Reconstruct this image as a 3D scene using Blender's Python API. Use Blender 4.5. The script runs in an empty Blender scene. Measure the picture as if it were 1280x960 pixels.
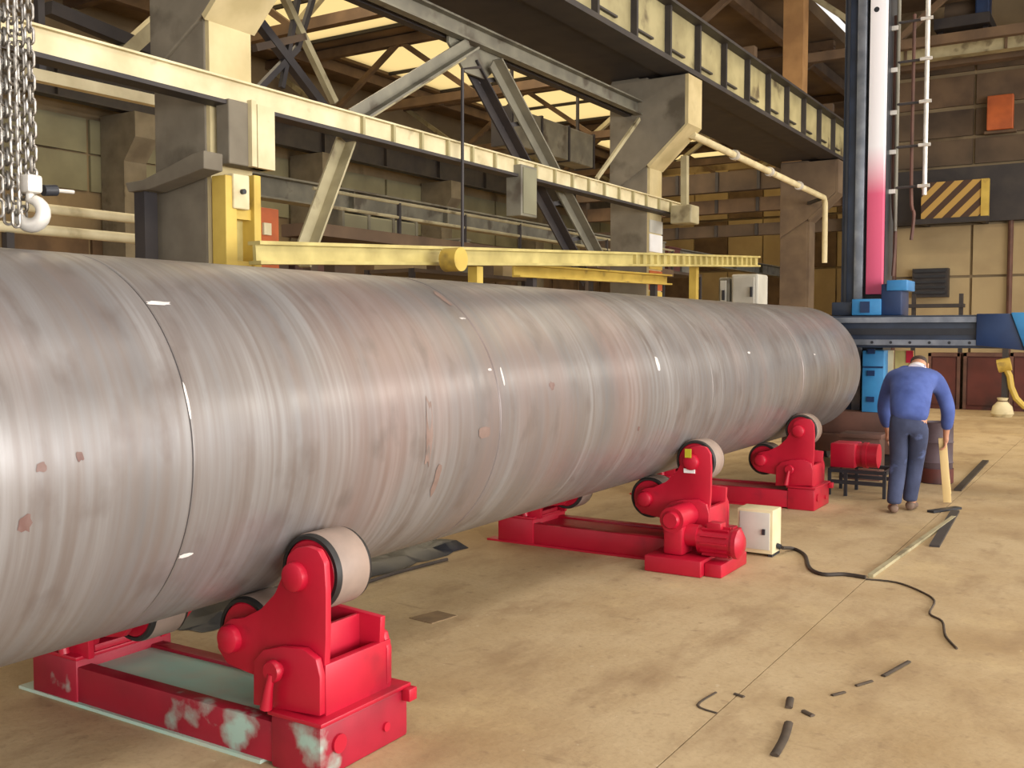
import bpy, bmesh, math, random
from mathutils import Vector, Matrix
random.seed(7)
SC = bpy.context.scene
COL = SC.collection
PI = math.pi

# ------------------------------------------------------------------ camera, sky, light, exposure
CAM = Vector((0, 0, 1.6)); FPX = 1263.0; YAW = 0.5565; PITCH = -0.0515
_f = Vector((-math.sin(YAW)*math.cos(PITCH), math.cos(YAW)*math.cos(PITCH), math.sin(PITCH)))
_r = Vector((math.cos(YAW), math.sin(YAW), 0)); _u = _r.cross(_f)
cd = bpy.data.cameras.new('camera'); cam = bpy.data.objects.new('camera', cd); COL.objects.link(cam)
cd.sensor_width = 36; cd.lens = FPX/1280*36; cd.clip_start = 0.05; cd.clip_end = 300
cam.matrix_world = Matrix(((_r.x, _u.x, -_f.x, 0), (_r.y, _u.y, -_f.y, 0), (_r.z, _u.z, -_f.z, 1.6), (0, 0, 0, 1)))
SC.camera = cam
SC.view_settings.view_transform = 'Standard'; SC.view_settings.look = 'None'
SC.view_settings.gamma = 1; SC.view_settings.use_curve_mapping = False
SC.view_settings.exposure = 0.36
w = bpy.data.worlds.new('overcast_sky'); SC.world = w; w.use_nodes = True
w.node_tree.nodes['Background'].inputs[0].default_value = (1.0, 0.97, 0.93, 1)
w.node_tree.nodes['Background'].inputs[1].default_value = 0.85
def area(name, loc, target, sx, sy, power, col):
    l = bpy.data.lights.new(name, 'AREA'); l.shape = 'RECTANGLE'; l.size = sx; l.size_y = sy; l.energy = power; l.color = col
    o = bpy.data.objects.new(name, l); COL.objects.link(o); o.location = loc
    o.rotation_euler = (Vector(target)-Vector(loc)).to_track_quat('-Z', 'Y').to_euler(); return o
# daylight through the clerestory windows of the right-hand wall and through the roof lights of the two bays, plus an added low side fill
area('clerestory_daylight', (11.6, 20.5, 7.2), (-4, 12, 1.2), 14, 1.0, 850, (1.0, 0.95, 0.84))
area('low_side_fill', (11.6, 1, 2.7), (-4, 3, 1.2), 24, 4.8, 3100, (1.0, 0.975, 0.95))  # added low fill to brighten the lower half of the tank
area('roof_light_near', (2.5, 3, 9.3), (2.0, 3, 0), 10, 2.4, 420, (1.0, 0.95, 0.88))
area('roof_light_far', (1.5, 17, 9.3), (1.5, 17, 0), 12, 2.4, 620, (1.0, 0.84, 0.58))
area('roof_light_next_bay', (-11, 16, 8.5), (-11, 16, 0), 3, 22, 900, (1.0, 0.84, 0.6))

# ------------------------------------------------------------------ helpers
def at(px, py, axis, v):
    """world point on the plane axis=v seen along the photograph's pixel (1280 x 960)"""
    d = _r*(px-640)+_u*(480-py)+_f*FPX
    i = 'XYZ'.index(axis); t = (v-CAM[i])/d[i]
    return CAM+d*t

class MB:
    def __init__(s): s.v = []; s.f = []
    def add(s, vs, fs):
        b = len(s.v); s.v += [Vector(v) for v in vs]; s.f += [tuple(i+b for i in f) for f in fs]; return s
    def box(s, a, b):
        x0, x1 = sorted((a[0], b[0])); y0, y1 = sorted((a[1], b[1])); z0, z1 = sorted((a[2], b[2]))
        return s.add([(x0,y0,z0),(x1,y0,z0),(x1,y1,z0),(x0,y1,z0),(x0,y0,z1),(x1,y0,z1),(x1,y1,z1),(x0,y1,z1)],
                     [(3,2,1,0),(4,5,6,7),(0,1,5,4),(1,2,6,5),(2,3,7,6),(3,0,4,7)])
    def prism(s, poly, axis, a, b):
        """poly: 2-D points in the plane across axis ('X': y,z  'Y': x,z  'Z': x,y)"""
        ar = sum(p[0]*q[1]-q[0]*p[1] for p, q in zip(poly, poly[1:]+poly[:1]))
        if ar < 0: poly = poly[::-1]
        n = len(poly)
        def P(p, t): return {'X': (t, p[0], p[1]), 'Y': (p[0], t, p[1]), 'Z': (p[0], p[1], t)}[axis]
        a, b = sorted((a, b))
        vs = [P(p, a) for p in poly]+[P(p, b) for p in poly]
        fs = [tuple(range(n))[::-1], tuple(range(n, 2*n))]+[(i, (i+1) % n, n+(i+1) % n, n+i) for i in range(n)]
        if axis == 'Y': fs = [f[::-1] for f in fs]
        return s.add(vs, fs)
    def ext(s, prof, p, q, up=(0, 0, 1)):
        """profile (right, up) swept straight from p to q"""
        p = Vector(p); q = Vector(q); d = (q-p).normalized(); up = Vector(up)
        r = d.cross(up)
        if r.length < 1e-4: r = d.cross(Vector((1, 0, 0)))
        r.normalize(); u = r.cross(d)
        ar = sum(a[0]*b[1]-b[0]*a[1] for a, b in zip(prof, prof[1:]+prof[:1]))
        if ar < 0: prof = prof[::-1]
        n = len(prof)
        vs = [p+r*a+u*b for a, b in prof]+[q+r*a+u*b for a, b in prof]
        return s.add(vs, [tuple(range(n)), tuple(range(n, 2*n))[::-1]]+[(i, n+i, n+(i+1) % n, (i+1) % n) for i in range(n)])
    def bar(s, p, q, wd, h, up=(0, 0, 1)):
        return s.ext([(-wd/2, -h/2), (wd/2, -h/2), (wd/2, h/2), (-wd/2, h/2)], p, q, up)
    def cyl(s, p, q, r, n=24, r2=None):
        p = Vector(p); q = Vector(q); d = (q-p).normalized()
        a = d.cross(Vector((0, 0, 1)) if abs(d.z) < .9 else Vector((1, 0, 0))).normalized(); b = a.cross(d)
        r2 = r if r2 is None else r2
        vs = [p+(a*math.cos(t)+b*math.sin(t))*r for t in [2*PI*i/n for i in range(n)]]
        vs += [q+(a*math.cos(t)+b*math.sin(t))*r2 for t in [2*PI*i/n for i in range(n)]]
        return s.add(vs, [tuple(range(n)), tuple(range(n, 2*n))[::-1]]+[(i, n+i, n+(i+1) % n, (i+1) % n) for i in range(n)])
    def lathe(s, prof, p, axis, n=32, closed=False):
        """prof: (radius, distance along axis)"""
        p = Vector(p); d = Vector(axis).normalized()
        a = d.cross(Vector((0, 0, 1)) if abs(d.z) < .9 else Vector((1, 0, 0))).normalized(); b = a.cross(d)
        m = len(prof); vs = []; fs = []
        for i in range(n):
            t = 2*PI*i/n; e = a*math.cos(t)+b*math.sin(t)
            vs += [p+e*r+d*h for r, h in prof]
        for i in range(n):
            j = (i+1) % n
            for k in range(m if closed else m-1):
                l = (k+1) % m; fs.append((i*m+k, i*m+l, j*m+l, j*m+k))
        return s.add(vs, fs)
    def tube(s, path, r, n=8, closed=False):
        P = [Vector(p) for p in path]; m = len(P); vs = []; fs = []
        ref = Vector((0, 0, 1)); prev = None
        for i, p in enumerate(P):
            if closed: d = P[(i+1) % m]-P[i-1]
            else: d = P[min(i+1, m-1)]-P[max(i-1, 0)]
            d.normalize()
            if prev is None:
                a = d.cross(ref if abs(d.z) < .9 else Vector((1, 0, 0))).normalized()
            else:
                a = prev-d*prev.dot(d); a.normalize()
            prev = a; b = d.cross(a); rr = r[i] if isinstance(r, (list, tuple)) else r
            vs += [p+(a*math.cos(2*PI*k/n)+b*math.sin(2*PI*k/n))*rr for k in range(n)]
        for i in range(m if closed else m-1):
            j = (i+1) % m
            for k in range(n):
                fs.append((i*n+k, i*n+(k+1) % n, j*n+(k+1) % n, j*n+k))
        if not closed: fs += [tuple(range(n))[::-1], tuple(range((m-1)*n, m*n))]
        return s.add(vs, fs)
    def mirror_x(s, c):
        for v in s.v: v.x = 2*c-v.x
        s.f = [f[::-1] for f in s.f]; return s
    def build(s, name, m, parent=None, bevel=0, smooth=40):
        o0 = wloc(parent) if parent else Vector()
        me = bpy.data.meshes.new(name); me.from_pydata([v-o0 for v in s.v], [], s.f)
        bm = bmesh.new(); bm.from_mesh(me); bmesh.ops.recalc_face_normals(bm, faces=bm.faces)
        if bevel:
            ed = [e for e in bm.edges if len(e.link_faces) == 2 and e.calc_face_angle(0) > .6]
            bmesh.ops.bevel(bm, geom=ed, offset=bevel, segments=2, profile=.5, affect='EDGES', clamp_overlap=True)
        bm.to_mesh(me); bm.free(); me.update()
        if smooth: me.shade_smooth(); me.set_sharp_from_angle(angle=math.radians(smooth))
        me.materials.append(m)
        o = bpy.data.objects.new(name, me); COL.objects.link(o)
        if parent: o.parent = parent
        return o
def wloc(o):
    v = Vector()
    while o: v += o.location; o = o.parent
    return v
def tag(o, label=None, cat=None, group=None, kind=None):
    if label: o['label'] = label
    if cat: o['category'] = cat
    if group: o['group'] = group
    if kind: o['kind'] = kind
    return o
def thing(name, label, cat, loc=(0, 0, 0), group=None):
    o = bpy.data.objects.new(name, None); COL.objects.link(o); o.location = loc; o.empty_display_size = .1
    return tag(o, label, cat, group)
def copy_tree(o, parent=None):
    c = o.copy(); COL.objects.link(c); c.parent = parent
    for ch in list(o.children): copy_tree(ch, c)
    return c
def round_poly(pts, r, n=4):
    """2-D polygon with every corner rounded by about r"""
    out = []
    m = len(pts)
    for i in range(m):
        p = Vector(pts[i]); a = Vector(pts[i-1]); b = Vector(pts[(i+1) % m])
        da = (a-p); db = (b-p); k = min(r, da.length*.45, db.length*.45)
        A = p+da.normalized()*k; B = p+db.normalized()*k
        for j in range(n+1):
            t = j/n; out.append(tuple(A*(1-t)**2+p*2*t*(1-t)+B*t*t))
    return out
IP = lambda wd, h, t, tw: [(-wd/2,-h/2),(wd/2,-h/2),(wd/2,-h/2+t),(tw/2,-h/2+t),(tw/2,h/2-t),(wd/2,h/2-t),(wd/2,h/2),(-wd/2,h/2),(-wd/2,h/2-t),(-tw/2,h/2-t),(-tw/2,-h/2+t),(-wd/2,-h/2+t)]
LP = lambda a, t: [(0,0),(a,0),(a,t),(t,t),(t,a),(0,a)]
CP = lambda wd, h, t: [(0,-h/2),(wd,-h/2),(wd,-h/2+t),(t,-h/2+t),(t,h/2-t),(wd,h/2-t),(wd,h/2),(0,h/2)]

def floor_path(pts, z): return [Vector((at(x, y, 'Z', 0).x, at(x, y, 'Z', 0).y, z)) for x, y in pts]
def smooth_path(P, k=4):
    out = []
    for i in range(len(P)-1):
        p0 = P[max(i-1, 0)]; p1 = P[i]; p2 = P[i+1]; p3 = P[min(i+2, len(P)-1)]
        for j in range(k):
            t_ = j/k
            out.append(.5*((2*p1)+(p2-p0)*t_+(2*p0-5*p1+4*p2-p3)*t_**2+(3*p1-p0-3*p2+p3)*t_**3))
    return out+[P[-1]]

# ------------------------------------------------------------------ materials
def srgb(*c):
    return tuple(((x/255)/12.92 if x/255 <= .04045 else ((x/255+.055)/1.055)**2.4) for x in c)+(1,)
def mat(name, c1, c2=None, scale=4.0, rough=.6, metal=0.0, bump=0.0, stretch=(1, 1, 1), lo=.35, hi=.65, c3=None, s3=2.0, t3=(.58, .66), detail=6, spec=.5, bscale=None):
    m = bpy.data.materials.new(name); m.use_nodes = True; nt = m.node_tree; N = nt.nodes; L = nt.links
    b = N['Principled BSDF']; b.inputs['Roughness'].default_value = rough; b.inputs['Metallic'].default_value = metal
    b.inputs['Specular IOR Level'].default_value = spec
    b.inputs['Base Color'].default_value = c1
    tc = N.new('ShaderNodeTexCoord'); mp = N.new('ShaderNodeMapping'); mp.inputs['Scale'].default_value = stretch
    L.new(tc.outputs['Object'], mp.inputs['Vector'])
    def noise(sc, d=detail):
        n = N.new('ShaderNodeTexNoise'); n.inputs['Scale'].default_value = sc; n.inputs['Detail'].default_value = d
        L.new(mp.outputs['Vector'], n.inputs['Vector']); return n
    def ramp(n, a, bb):
        r = N.new('ShaderNodeMapRange'); r.inputs[1].default_value = a; r.inputs[2].default_value = bb; r.clamp = True
        L.new(n.outputs['Fac'], r.inputs[0]); return r
    def mix(fac, a, bcol):
        x = N.new('ShaderNodeMix'); x.data_type = 'RGBA'
        L.new(fac.outputs[0], x.inputs[0])
        for sock, val in ((x.inputs[6], a), (x.inputs[7], bcol)):
            if isinstance(val, tuple): sock.default_value = val
            else: L.new(val, sock)
        return x.outputs[2]
    out = c1
    if c2: out = mix(ramp(noise(scale), lo, hi), c1, c2)
    if c3: out = mix(ramp(noise(s3, 8), *t3), out, c3)
    if not isinstance(out, tuple): L.new(out, b.inputs['Base Color'])
    if bump:
        bn = N.new('ShaderNodeBump'); bn.inputs['Strength'].default_value = bump; bn.inputs['Distance'].default_value = .01
        L.new(noise(bscale or scale*4).outputs['Fac'], bn.inputs['Height']); L.new(bn.outputs[0], b.inputs['Normal'])
    return m
M = {}
def floor_mat():
    m = bpy.data.materials.new('dusty_concrete_slab'); m.use_nodes = True; nt = m.node_tree; N = nt.nodes; L = nt.links
    b = N['Principled BSDF']; b.inputs['Roughness'].default_value = .72; b.inputs['Specular IOR Level'].default_value = .3
    tc = N.new('ShaderNodeTexCoord')
    def fac(sc, a, bb, top=1.0, st=(1, 1, 1), d=8, rg=.6):
        mp = N.new('ShaderNodeMapping'); mp.inputs['Scale'].default_value = st; mp.inputs['Rotation'].default_value = (0, 0, .3); L.new(tc.outputs['Object'], mp.inputs['Vector'])
        n = N.new('ShaderNodeTexNoise'); n.inputs['Scale'].default_value = sc; n.inputs['Detail'].default_value = d; n.inputs['Roughness'].default_value = rg
        L.new(mp.outputs['Vector'], n.inputs['Vector'])
        r = N.new('ShaderNodeMapRange'); r.inputs[1].default_value = a; r.inputs[2].default_value = bb; r.inputs[4].default_value = top
        L.new(n.outputs['Fac'], r.inputs[0]); return r.outputs[0]
    col = srgb(190,168,132)
    for f, c in ((fac(.7, .42, .66), srgb(168,142,104)), (fac(3.5, .5, .72, .8, (1, .45, 1)), srgb(150,124,92)), (fac(1.3, .56, .72, .7), srgb(200,176,132)), (fac(9, .60, .74, .6), srgb(134,110,84)),
                 (fac(16, .68, .76, .8), srgb(214,200,170)), (fac(2.2, .66, .74, .55, (.5, 2.2, 1)), srgb(118,94,70)), (fac(40, .5, .75, .35), srgb(140,116,88))):
        x = N.new('ShaderNodeMix'); x.data_type = 'RGBA'; L.new(f, x.inputs[0])
        if isinstance(col, tuple): x.inputs[6].default_value = col
        else: L.new(col, x.inputs[6])
        x.inputs[7].default_value = c; col = x.outputs[2]
    L.new(col, b.inputs['Base Color'])
    bp = N.new('ShaderNodeBump'); bp.inputs['Strength'].default_value = .25; bp.inputs['Distance'].default_value = .01
    L.new(fac(14, .2, .8), bp.inputs['Height']); L.new(bp.outputs[0], b.inputs['Normal'])
    return m
M['floor'] = mat('dusty_concrete_floor', srgb(196,164,118), srgb(176,146,104), 1.1, .75, bump=.15, c3=srgb(150,122,86), s3=.55, t3=(.56,.72), bscale=30)
M['slab'] = floor_mat()
M['concrete'] = mat('weathered_concrete', srgb(128,120,104), srgb(106,98,84), 2.2, .85, bump=.3, c3=srgb(88,80,66), s3=1.2)
M['concrete_lit'] = mat('pale_lit_concrete', srgb(206,190,146), srgb(184,168,124), 3, .8, bump=.2)  # side light on the column faces put into this paler concrete
M['cream'] = mat('cream_painted_steel', srgb(222,210,172), srgb(196,182,142), 3, .55, bump=.05, c3=srgb(150,134,100), s3=2.5, t3=(.62,.72))
M['cream_dull'] = mat('dull_cream_steel', srgb(176,166,132), srgb(150,140,108), 3, .6, c3=srgb(116,104,78), s3=2.5)
M['olive'] = mat('olive_girder_paint', srgb(176,166,124), srgb(150,140,102), 2.5, .6, c3=srgb(96,84,60), s3=1.8, t3=(.6,.7))
M['dark_steel'] = mat('dark_brown_steel', srgb(58,52,50), srgb(44,40,42), 3, .6)
M['grey_steel'] = mat('grey_painted_steel', srgb(128,124,108), srgb(104,100,88), 3, .5, c3=srgb(84,76,64), s3=2)
M['concrete_dark'] = mat('dark_brown_concrete', srgb(112,94,74), srgb(88,72,58), 2, .9, bump=.2)  # darker, browner concrete for the farthest column
M['soot'] = mat('dark_brown_panel', srgb(96,80,64), srgb(70,58,48), 1.2, .9)  # darker brown for the upper end wall and background pieces
M['brown'] = mat('brown_sheet', srgb(110,88,66), srgb(86,68,52), 2, .8)
M['roof'] = mat('sooty_roof_slab', srgb(120,100,76), srgb(88,72,56), .8, .9)
M['wall'] = mat('stained_wall', srgb(150,132,102), srgb(122,106,82), .7, .9, c3=srgb(100,84,64), s3=.5)
M['panel'] = mat('grey_green_panel', srgb(140,138,112), srgb(120,116,94), 1.0, .8)
M['beige'] = mat('beige_panel', srgb(176,156,118), srgb(158,138,104), 1.0, .8)
M['yellow'] = mat('worn_yellow_paint', srgb(206,178,84), srgb(184,154,66), 3, .55, c3=srgb(130,110,60), s3=3, t3=(.6,.7))
M['yellow_pale'] = mat('pale_yellow_paint', srgb(200,184,116), srgb(170,154,92), 4, .55)
M['red'] = mat('red_paint', srgb(184,18,48), srgb(166,13,40), 3, .40, bump=.04, c3=srgb(146,14,38), s3=4, t3=(.62,.72))
M['red_worn'] = mat('worn_red_paint', srgb(166,18,46), srgb(136,16,38), 3, .5, bump=.1, c3=srgb(150,176,164), s3=3.2, t3=(.60,.68), stretch=(1, 1, 1))
M['teal'] = mat('pale_teal_primer', srgb(168,206,192), srgb(184,194,178), 5, .7, c3=srgb(60,120,90), s3=4, t3=(.66,.74))
M['rubber'] = mat('black_rubber', srgb(30,28,28), srgb(40,38,36), 8, .55)
M['tread'] = mat('dusty_worn_tread', srgb(152,132,120), srgb(132,116,106), 6, .55, bump=.05)
M['steel'] = mat('bright_worn_steel', srgb(176,172,166), srgb(120,114,106), 30, .36, metal=.75)
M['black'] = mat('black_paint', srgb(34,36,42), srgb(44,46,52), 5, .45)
M['navy'] = mat('dark_blue_grey_paint', srgb(48,58,76), srgb(36,44,58), 4, .4)
M['rail'] = mat('machined_guide_rail', srgb(150,156,166), srgb(120,126,136), 6, .3, metal=.6)
M['blue'] = mat('bright_blue_paint', srgb(60,136,190), srgb(44,110,164), 3, .4)
M['blue_dark'] = mat('dark_blue_paint', srgb(26,52,92), srgb(20,40,74), 3, .4)
M['white'] = mat('white_paint', srgb(236,236,236), srgb(226,224,222), 4, .5)
M['cabinet_grey'] = mat('pale_grey_cabinet', srgb(196,194,184), srgb(176,174,164), 3, .5)
M['maroon'] = mat('maroon_sheet_metal', srgb(92,40,32), srgb(70,32,26), 2, .6, c3=srgb(54,28,24), s3=1.5)
M['orange'] = mat('orange_glow', srgb(190,96,44), srgb(160,78,36), 3, .6)
M['orange_lit'] = mat('warm_lit_concrete', srgb(168,128,82), srgb(140,104,66), 2, .9)  # warm light on the distant upper shaft put into the concrete colour
M['wood'] = mat('pale_raw_wood', srgb(226,200,144), srgb(206,178,120), 6, .7, stretch=(1, 1, .2))
M['scrap'] = mat('dull_brown_scrap', srgb(84,70,56), srgb(64,54,44), 8, .8)
M['cable'] = mat('dark_cable', srgb(44,36,30), srgb(60,50,42), 6, .6)
M['drum'] = mat('dark_purple_grey_steel', srgb(88,72,78), srgb(70,56,60), 4, .6)
M['rust_brown'] = mat('rusty_brown_steel', srgb(104,70,58), srgb(82,56,46), 4, .7)
M['chalk'] = mat('white_chalk', srgb(214,208,204), srgb(190,184,180), 40, .9)
M['rust'] = mat('rust_blotch', srgb(100,72,66), srgb(118,96,90), 20, .6)
M['rust_faint'] = mat('faint_rust', srgb(124,104,96), srgb(116,96,88), 20, .5)
M['stain'] = mat('dark_stained_plate', srgb(120,98,72), srgb(140,116,84), 12, .8)
M['bright'] = mat('bright_galvanised', srgb(232,228,220), srgb(200,196,188), 6, .35, metal=.3)
M['jacket'] = mat('blue_work_jacket', srgb(78,98,164), srgb(60,78,138), 6, .85, bump=.8, bscale=9)
M['trousers'] = mat('slate_blue_trousers', srgb(62,70,98), srgb(48,54,78), 5, .9, bump=.9, bscale=9, c3=srgb(84,98,140), s3=5)
M['skin'] = mat('skin', srgb(190,140,112), srgb(178,126,100), 6, .6)
M['hair'] = mat('dark_brown_hair', srgb(64,46,38), srgb(48,36,30), 30, .7)
M['collar'] = mat('white_collar', srgb(226,220,226), None, rough=.9)
M['shoe'] = mat('dusty_brown_shoe', srgb(120,96,80), srgb(96,78,66), 8, .7)
M['lime'] = mat('yellow_green_sticker', srgb(176,170,40), None, rough=.5)

def tank_mat():
    m = bpy.data.materials.new('mill_scale_steel_plate'); m.use_nodes = True; nt = m.node_tree; N = nt.nodes; L = nt.links
    b = N['Principled BSDF']; b.inputs['Metallic'].default_value = .25; b.inputs['Roughness'].default_value = .4
    tc = N.new('ShaderNodeTexCoord')
    def noise(sc, st, d=6):
        mp = N.new('ShaderNodeMapping'); mp.inputs['Scale'].default_value = st; L.new(tc.outputs['Object'], mp.inputs['Vector'])
        n = N.new('ShaderNodeTexNoise'); n.inputs['Scale'].default_value = sc; n.inputs['Detail'].default_value = d
        L.new(mp.outputs['Vector'], n.inputs['Vector']); return n
    def rng(n, a, bb, c=0, d=1):
        r = N.new('ShaderNodeMapRange'); r.inputs[1].default_value = a; r.inputs[2].default_value = bb; r.inputs[3].default_value = c; r.inputs[4].default_value = d
        L.new(n.outputs['Fac'], r.inputs[0]); return r
    def mix(fac, a, c):
        x = N.new('ShaderNodeMix'); x.data_type = 'RGBA'; L.new(fac.outputs[0], x.inputs[0])
        for sock, val in ((x.inputs[6], a), (x.inputs[7], c)):
            if isinstance(val, tuple): sock.default_value = val
            else: L.new(val, sock)
        return x.outputs[2]
    bands = rng(noise(1.6, (.25, 2.2, .25)), .35, .65)
    fine = rng(noise(2.0, (.6, 16, .6)), .38, .66)
    pink = rng(noise(1.1, (.45, 1.8, .45), 5), .52, .70, 0, .5)
    blot = rng(noise(4, (1, 1.6, 1), 10), .56, .72, 0, .7)
    c = mix(bands, srgb(141,138,137), srgb(110,107,107))
    c = mix(fine, c, srgb(116,108,104)); c = mix(pink, c, srgb(134,110,103)); c = mix(blot, c, srgb(102,92,88))
    L.new(c, b.inputs['Base Color'])
    rr = rng(noise(4, (1, 5, 1)), .3, .7, .31, .44); L.new(rr.outputs[0], b.inputs['Roughness'])
    bp = N.new('ShaderNodeBump'); bp.inputs['Strength'].default_value = .08; bp.inputs['Distance'].default_value = .01
    L.new(noise(3, (1, 4, 1), 8).outputs['Fac'], bp.inputs['Height']); L.new(bp.outputs[0], b.inputs['Normal'])
    return m
M['tank'] = tank_mat()
def skylight_mat():
    m = bpy.data.materials.new('yellowed_roof_glazing'); m.use_nodes = True; N = m.node_tree.nodes; L = m.node_tree.links
    t = N.new('ShaderNodeBsdfTranslucent'); t.inputs['Color'].default_value = (1.0, .86, .56, 1)
    L.new(t.outputs[0], N['Material Output'].inputs['Surface']); N.remove(N['Principled BSDF']); return m
M['glazing'] = skylight_mat()
def stripe_mat():
    m = bpy.data.materials.new('hazard_stripe_paint'); m.use_nodes = True; N = m.node_tree.nodes; L = m.node_tree.links
    b = N['Principled BSDF']; b.inputs['Roughness'].default_value = .7
    tc = N.new('ShaderNodeTexCoord'); sx = N.new('ShaderNodeSeparateXYZ'); L.new(tc.outputs['Object'], sx.inputs[0])
    a = N.new('ShaderNodeMath'); a.operation = 'SUBTRACT'; L.new(sx.outputs['X'], a.inputs[0]); L.new(sx.outputs['Z'], a.inputs[1])
    d = N.new('ShaderNodeMath'); d.operation = 'MULTIPLY'; d.inputs[1].default_value = 2.6; L.new(a.outputs[0], d.inputs[0])
    fr = N.new('ShaderNodeMath'); fr.operation = 'FRACT'; L.new(d.outputs[0], fr.inputs[0])
    g = N.new('ShaderNodeMath'); g.operation = 'GREATER_THAN'; g.inputs[1].default_value = .5; L.new(fr.outputs[0], g.inputs[0])
    x = N.new('ShaderNodeMix'); x.data_type = 'RGBA'; L.new(g.outputs[0], x.inputs[0]); x.inputs[6].default_value = srgb(186,150,80); x.inputs[7].default_value = srgb(74,52,40)
    L.new(x.outputs[2], b.inputs['Base Color']); return m
M['stripes'] = stripe_mat()
def guard_glare_mat():  # bright glare on the pink guard put into the colour, whiter upwards
    m = bpy.data.materials.new('pink_guard_with_white_glare'); m.use_nodes = True; N = m.node_tree.nodes; L = m.node_tree.links
    b = N['Principled BSDF']; b.inputs['Roughness'].default_value = .4
    tc = N.new('ShaderNodeTexCoord'); sx = N.new('ShaderNodeSeparateXYZ'); L.new(tc.outputs['Object'], sx.inputs[0])
    r = N.new('ShaderNodeMapRange'); r.inputs[1].default_value = 3.2; r.inputs[2].default_value = 3.75; L.new(sx.outputs['Z'], r.inputs[0])
    x = N.new('ShaderNodeMix'); x.data_type = 'RGBA'; L.new(r.outputs[0], x.inputs[0]); x.inputs[6].default_value = srgb(216,92,126); x.inputs[7].default_value = srgb(242,240,244)
    L.new(x.outputs[2], b.inputs['Base Color']); return m
M['guard'] = guard_glare_mat()

# ================================================================== SETTING
def struct(mb, name, m, **k): return tag(mb.build(name, m, **k), kind='structure')
fl = struct(MB().box((-21, -12, -.3), (13, 43, -.012)), 'floor', M['floor'], smooth=0)
xs = [-8.6, -1.47, 9.0]; ys = [-12, 25.5]
for i in range(2):
    for j in range(1):
        g = .003
        MB().box((xs[i]+g, ys[j]+g, -.011), (xs[i+1]-g, ys[j+1]-g, 0)).build('floor_slab', M['slab'], fl, smooth=0)
MB().box((-21, -12, -.011), (-8.605, 43, 0)).build('floor_slab', M['slab'], fl, smooth=0)
MB().box((-8.6, 25.51, -.011), (9, 43, 0)).build('floor_slab', M['slab'], fl, smooth=0)

# far wall of the next bay, clad in panels
wl = struct(MB().box((-20.6, -12, 0), (-20.2, 43, 9.2)), 'wall_left', M['wall'], smooth=0)
for z0, z1, mm in ((4.75, 5.55, 'panel'), (5.6, 6.35, 'panel'), (3.0, 3.9, 'brown'), (1.2, 2.9, 'wall')):
    for k in range(17):
        y = 6+k*2.1
        MB().box((-20.2, y+.05, z0), (-20.12, y+2.05, z1)).build('wall_panel', M[mm], wl, smooth=0)
wb = struct(MB().box((-20.2, 42.5, 0), (-6, 42.9, 9.2)), 'wall_back', M['wall'], smooth=0)
for k in range(9):
    for z0, z1 in ((.1, 2.2), (2.3, 4.2), (4.3, 6.4), (6.5, 8.6)):
        MB().box((-20+k*1.55+.03, 42.42, z0), (-20+(k+1)*1.55-.03, 42.5, z1)).build('wall_panel', M['beige'] if (k+int(z0)) % 3 else M['brown'], wb, smooth=0)
# end wall of the main bay
we = struct(MB().box((-6, 26.5, 0), (12, 26.9, 9.6)), 'wall_end', M['wall'], smooth=0)
for k in range(7):
    for z0, z1, mm in ((.05, 1.9, 'beige'), (1.96, 2.9, 'beige'), (2.96, 4.15, 'beige'), (5.6, 6.2, 'soot'), (6.28, 6.9, 'soot'), (7.0, 7.7, 'brown'), (7.8, 8.6, 'soot')):
        MB().box((-5.9+k*2.4+.03, 26.42, z0), (-5.9+(k+1)*2.4-.03, 26.5, z1)).build('wall_panel', M[mm], we, smooth=0)
MB().box((-6, 26.2, 4.2), (12, 26.5, 5.5)).build('wall_band', M['dark_steel'], we, smooth=0)
# right wall beside the camera with its clerestory opening, a low gap added for fill light, and roof over both bays
wr = struct(MB().box((12, -12, 0), (12.4, 43, .25)).box((12, -12, 5.8), (12.4, 43, 6.4)), 'wall_right', M['wall'], smooth=0)
struct(MB().box((12, -12, 8.2), (12.4, 43, 9.6)), 'wall_right_upper', M['wall'], smooth=0)
rf = struct(MB().box((-6.6, -12, 9.4), (12.4, 1.6, 9.7)).box((-6.6, 4.4, 9.4), (12.4, 15.6, 9.7)).box((-6.6, 18.4, 9.4), (12.4, 43, 9.7))
            .box((8, 1.6, 9.4), (12.4, 4.4, 9.7)).box((-6.6, 1.6, 9.4), (-3, 4.4, 9.7)).box((8, 15.6, 9.4), (12.4, 18.4, 9.7)).box((-6.6, 15.6, 9.4), (-5, 18.4, 9.7)), 'ceiling', M['roof'], smooth=0)
rf2 = MB().box((-20.6, -12, 8.9), (-18.4, 43, 9.2)).box((-9.4, -12, 8.9), (-6.6, 43, 9.2)).box((-18.4, -12, 8.9), (-9.4, 8, 9.2))
for y in (14, 20, 26, 32, 38): rf2.box((-18.4, y-.5, 8.9), (-9.4, y+.5, 9.2))
rf2 = struct(rf2, 'ceiling_next_bay', M['roof'], smooth=0)
n = 0
for y0 in (8, 14, 20, 26, 32, 38):
    for q in range(2):
        n += 1
        a = y0+.5+q*2.5; sk = struct(MB().box((-18.4, a, 8.98), (-9.4, a+2.42, 9.0)), 'window_%d' % n, M['glazing'], smooth=0)
        MB().box((-18.4, a+2.42, 8.9), (-9.4, a+2.5, 9.06)).build('glazing_bar', M['dark_steel'], sk, smooth=0)

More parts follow.
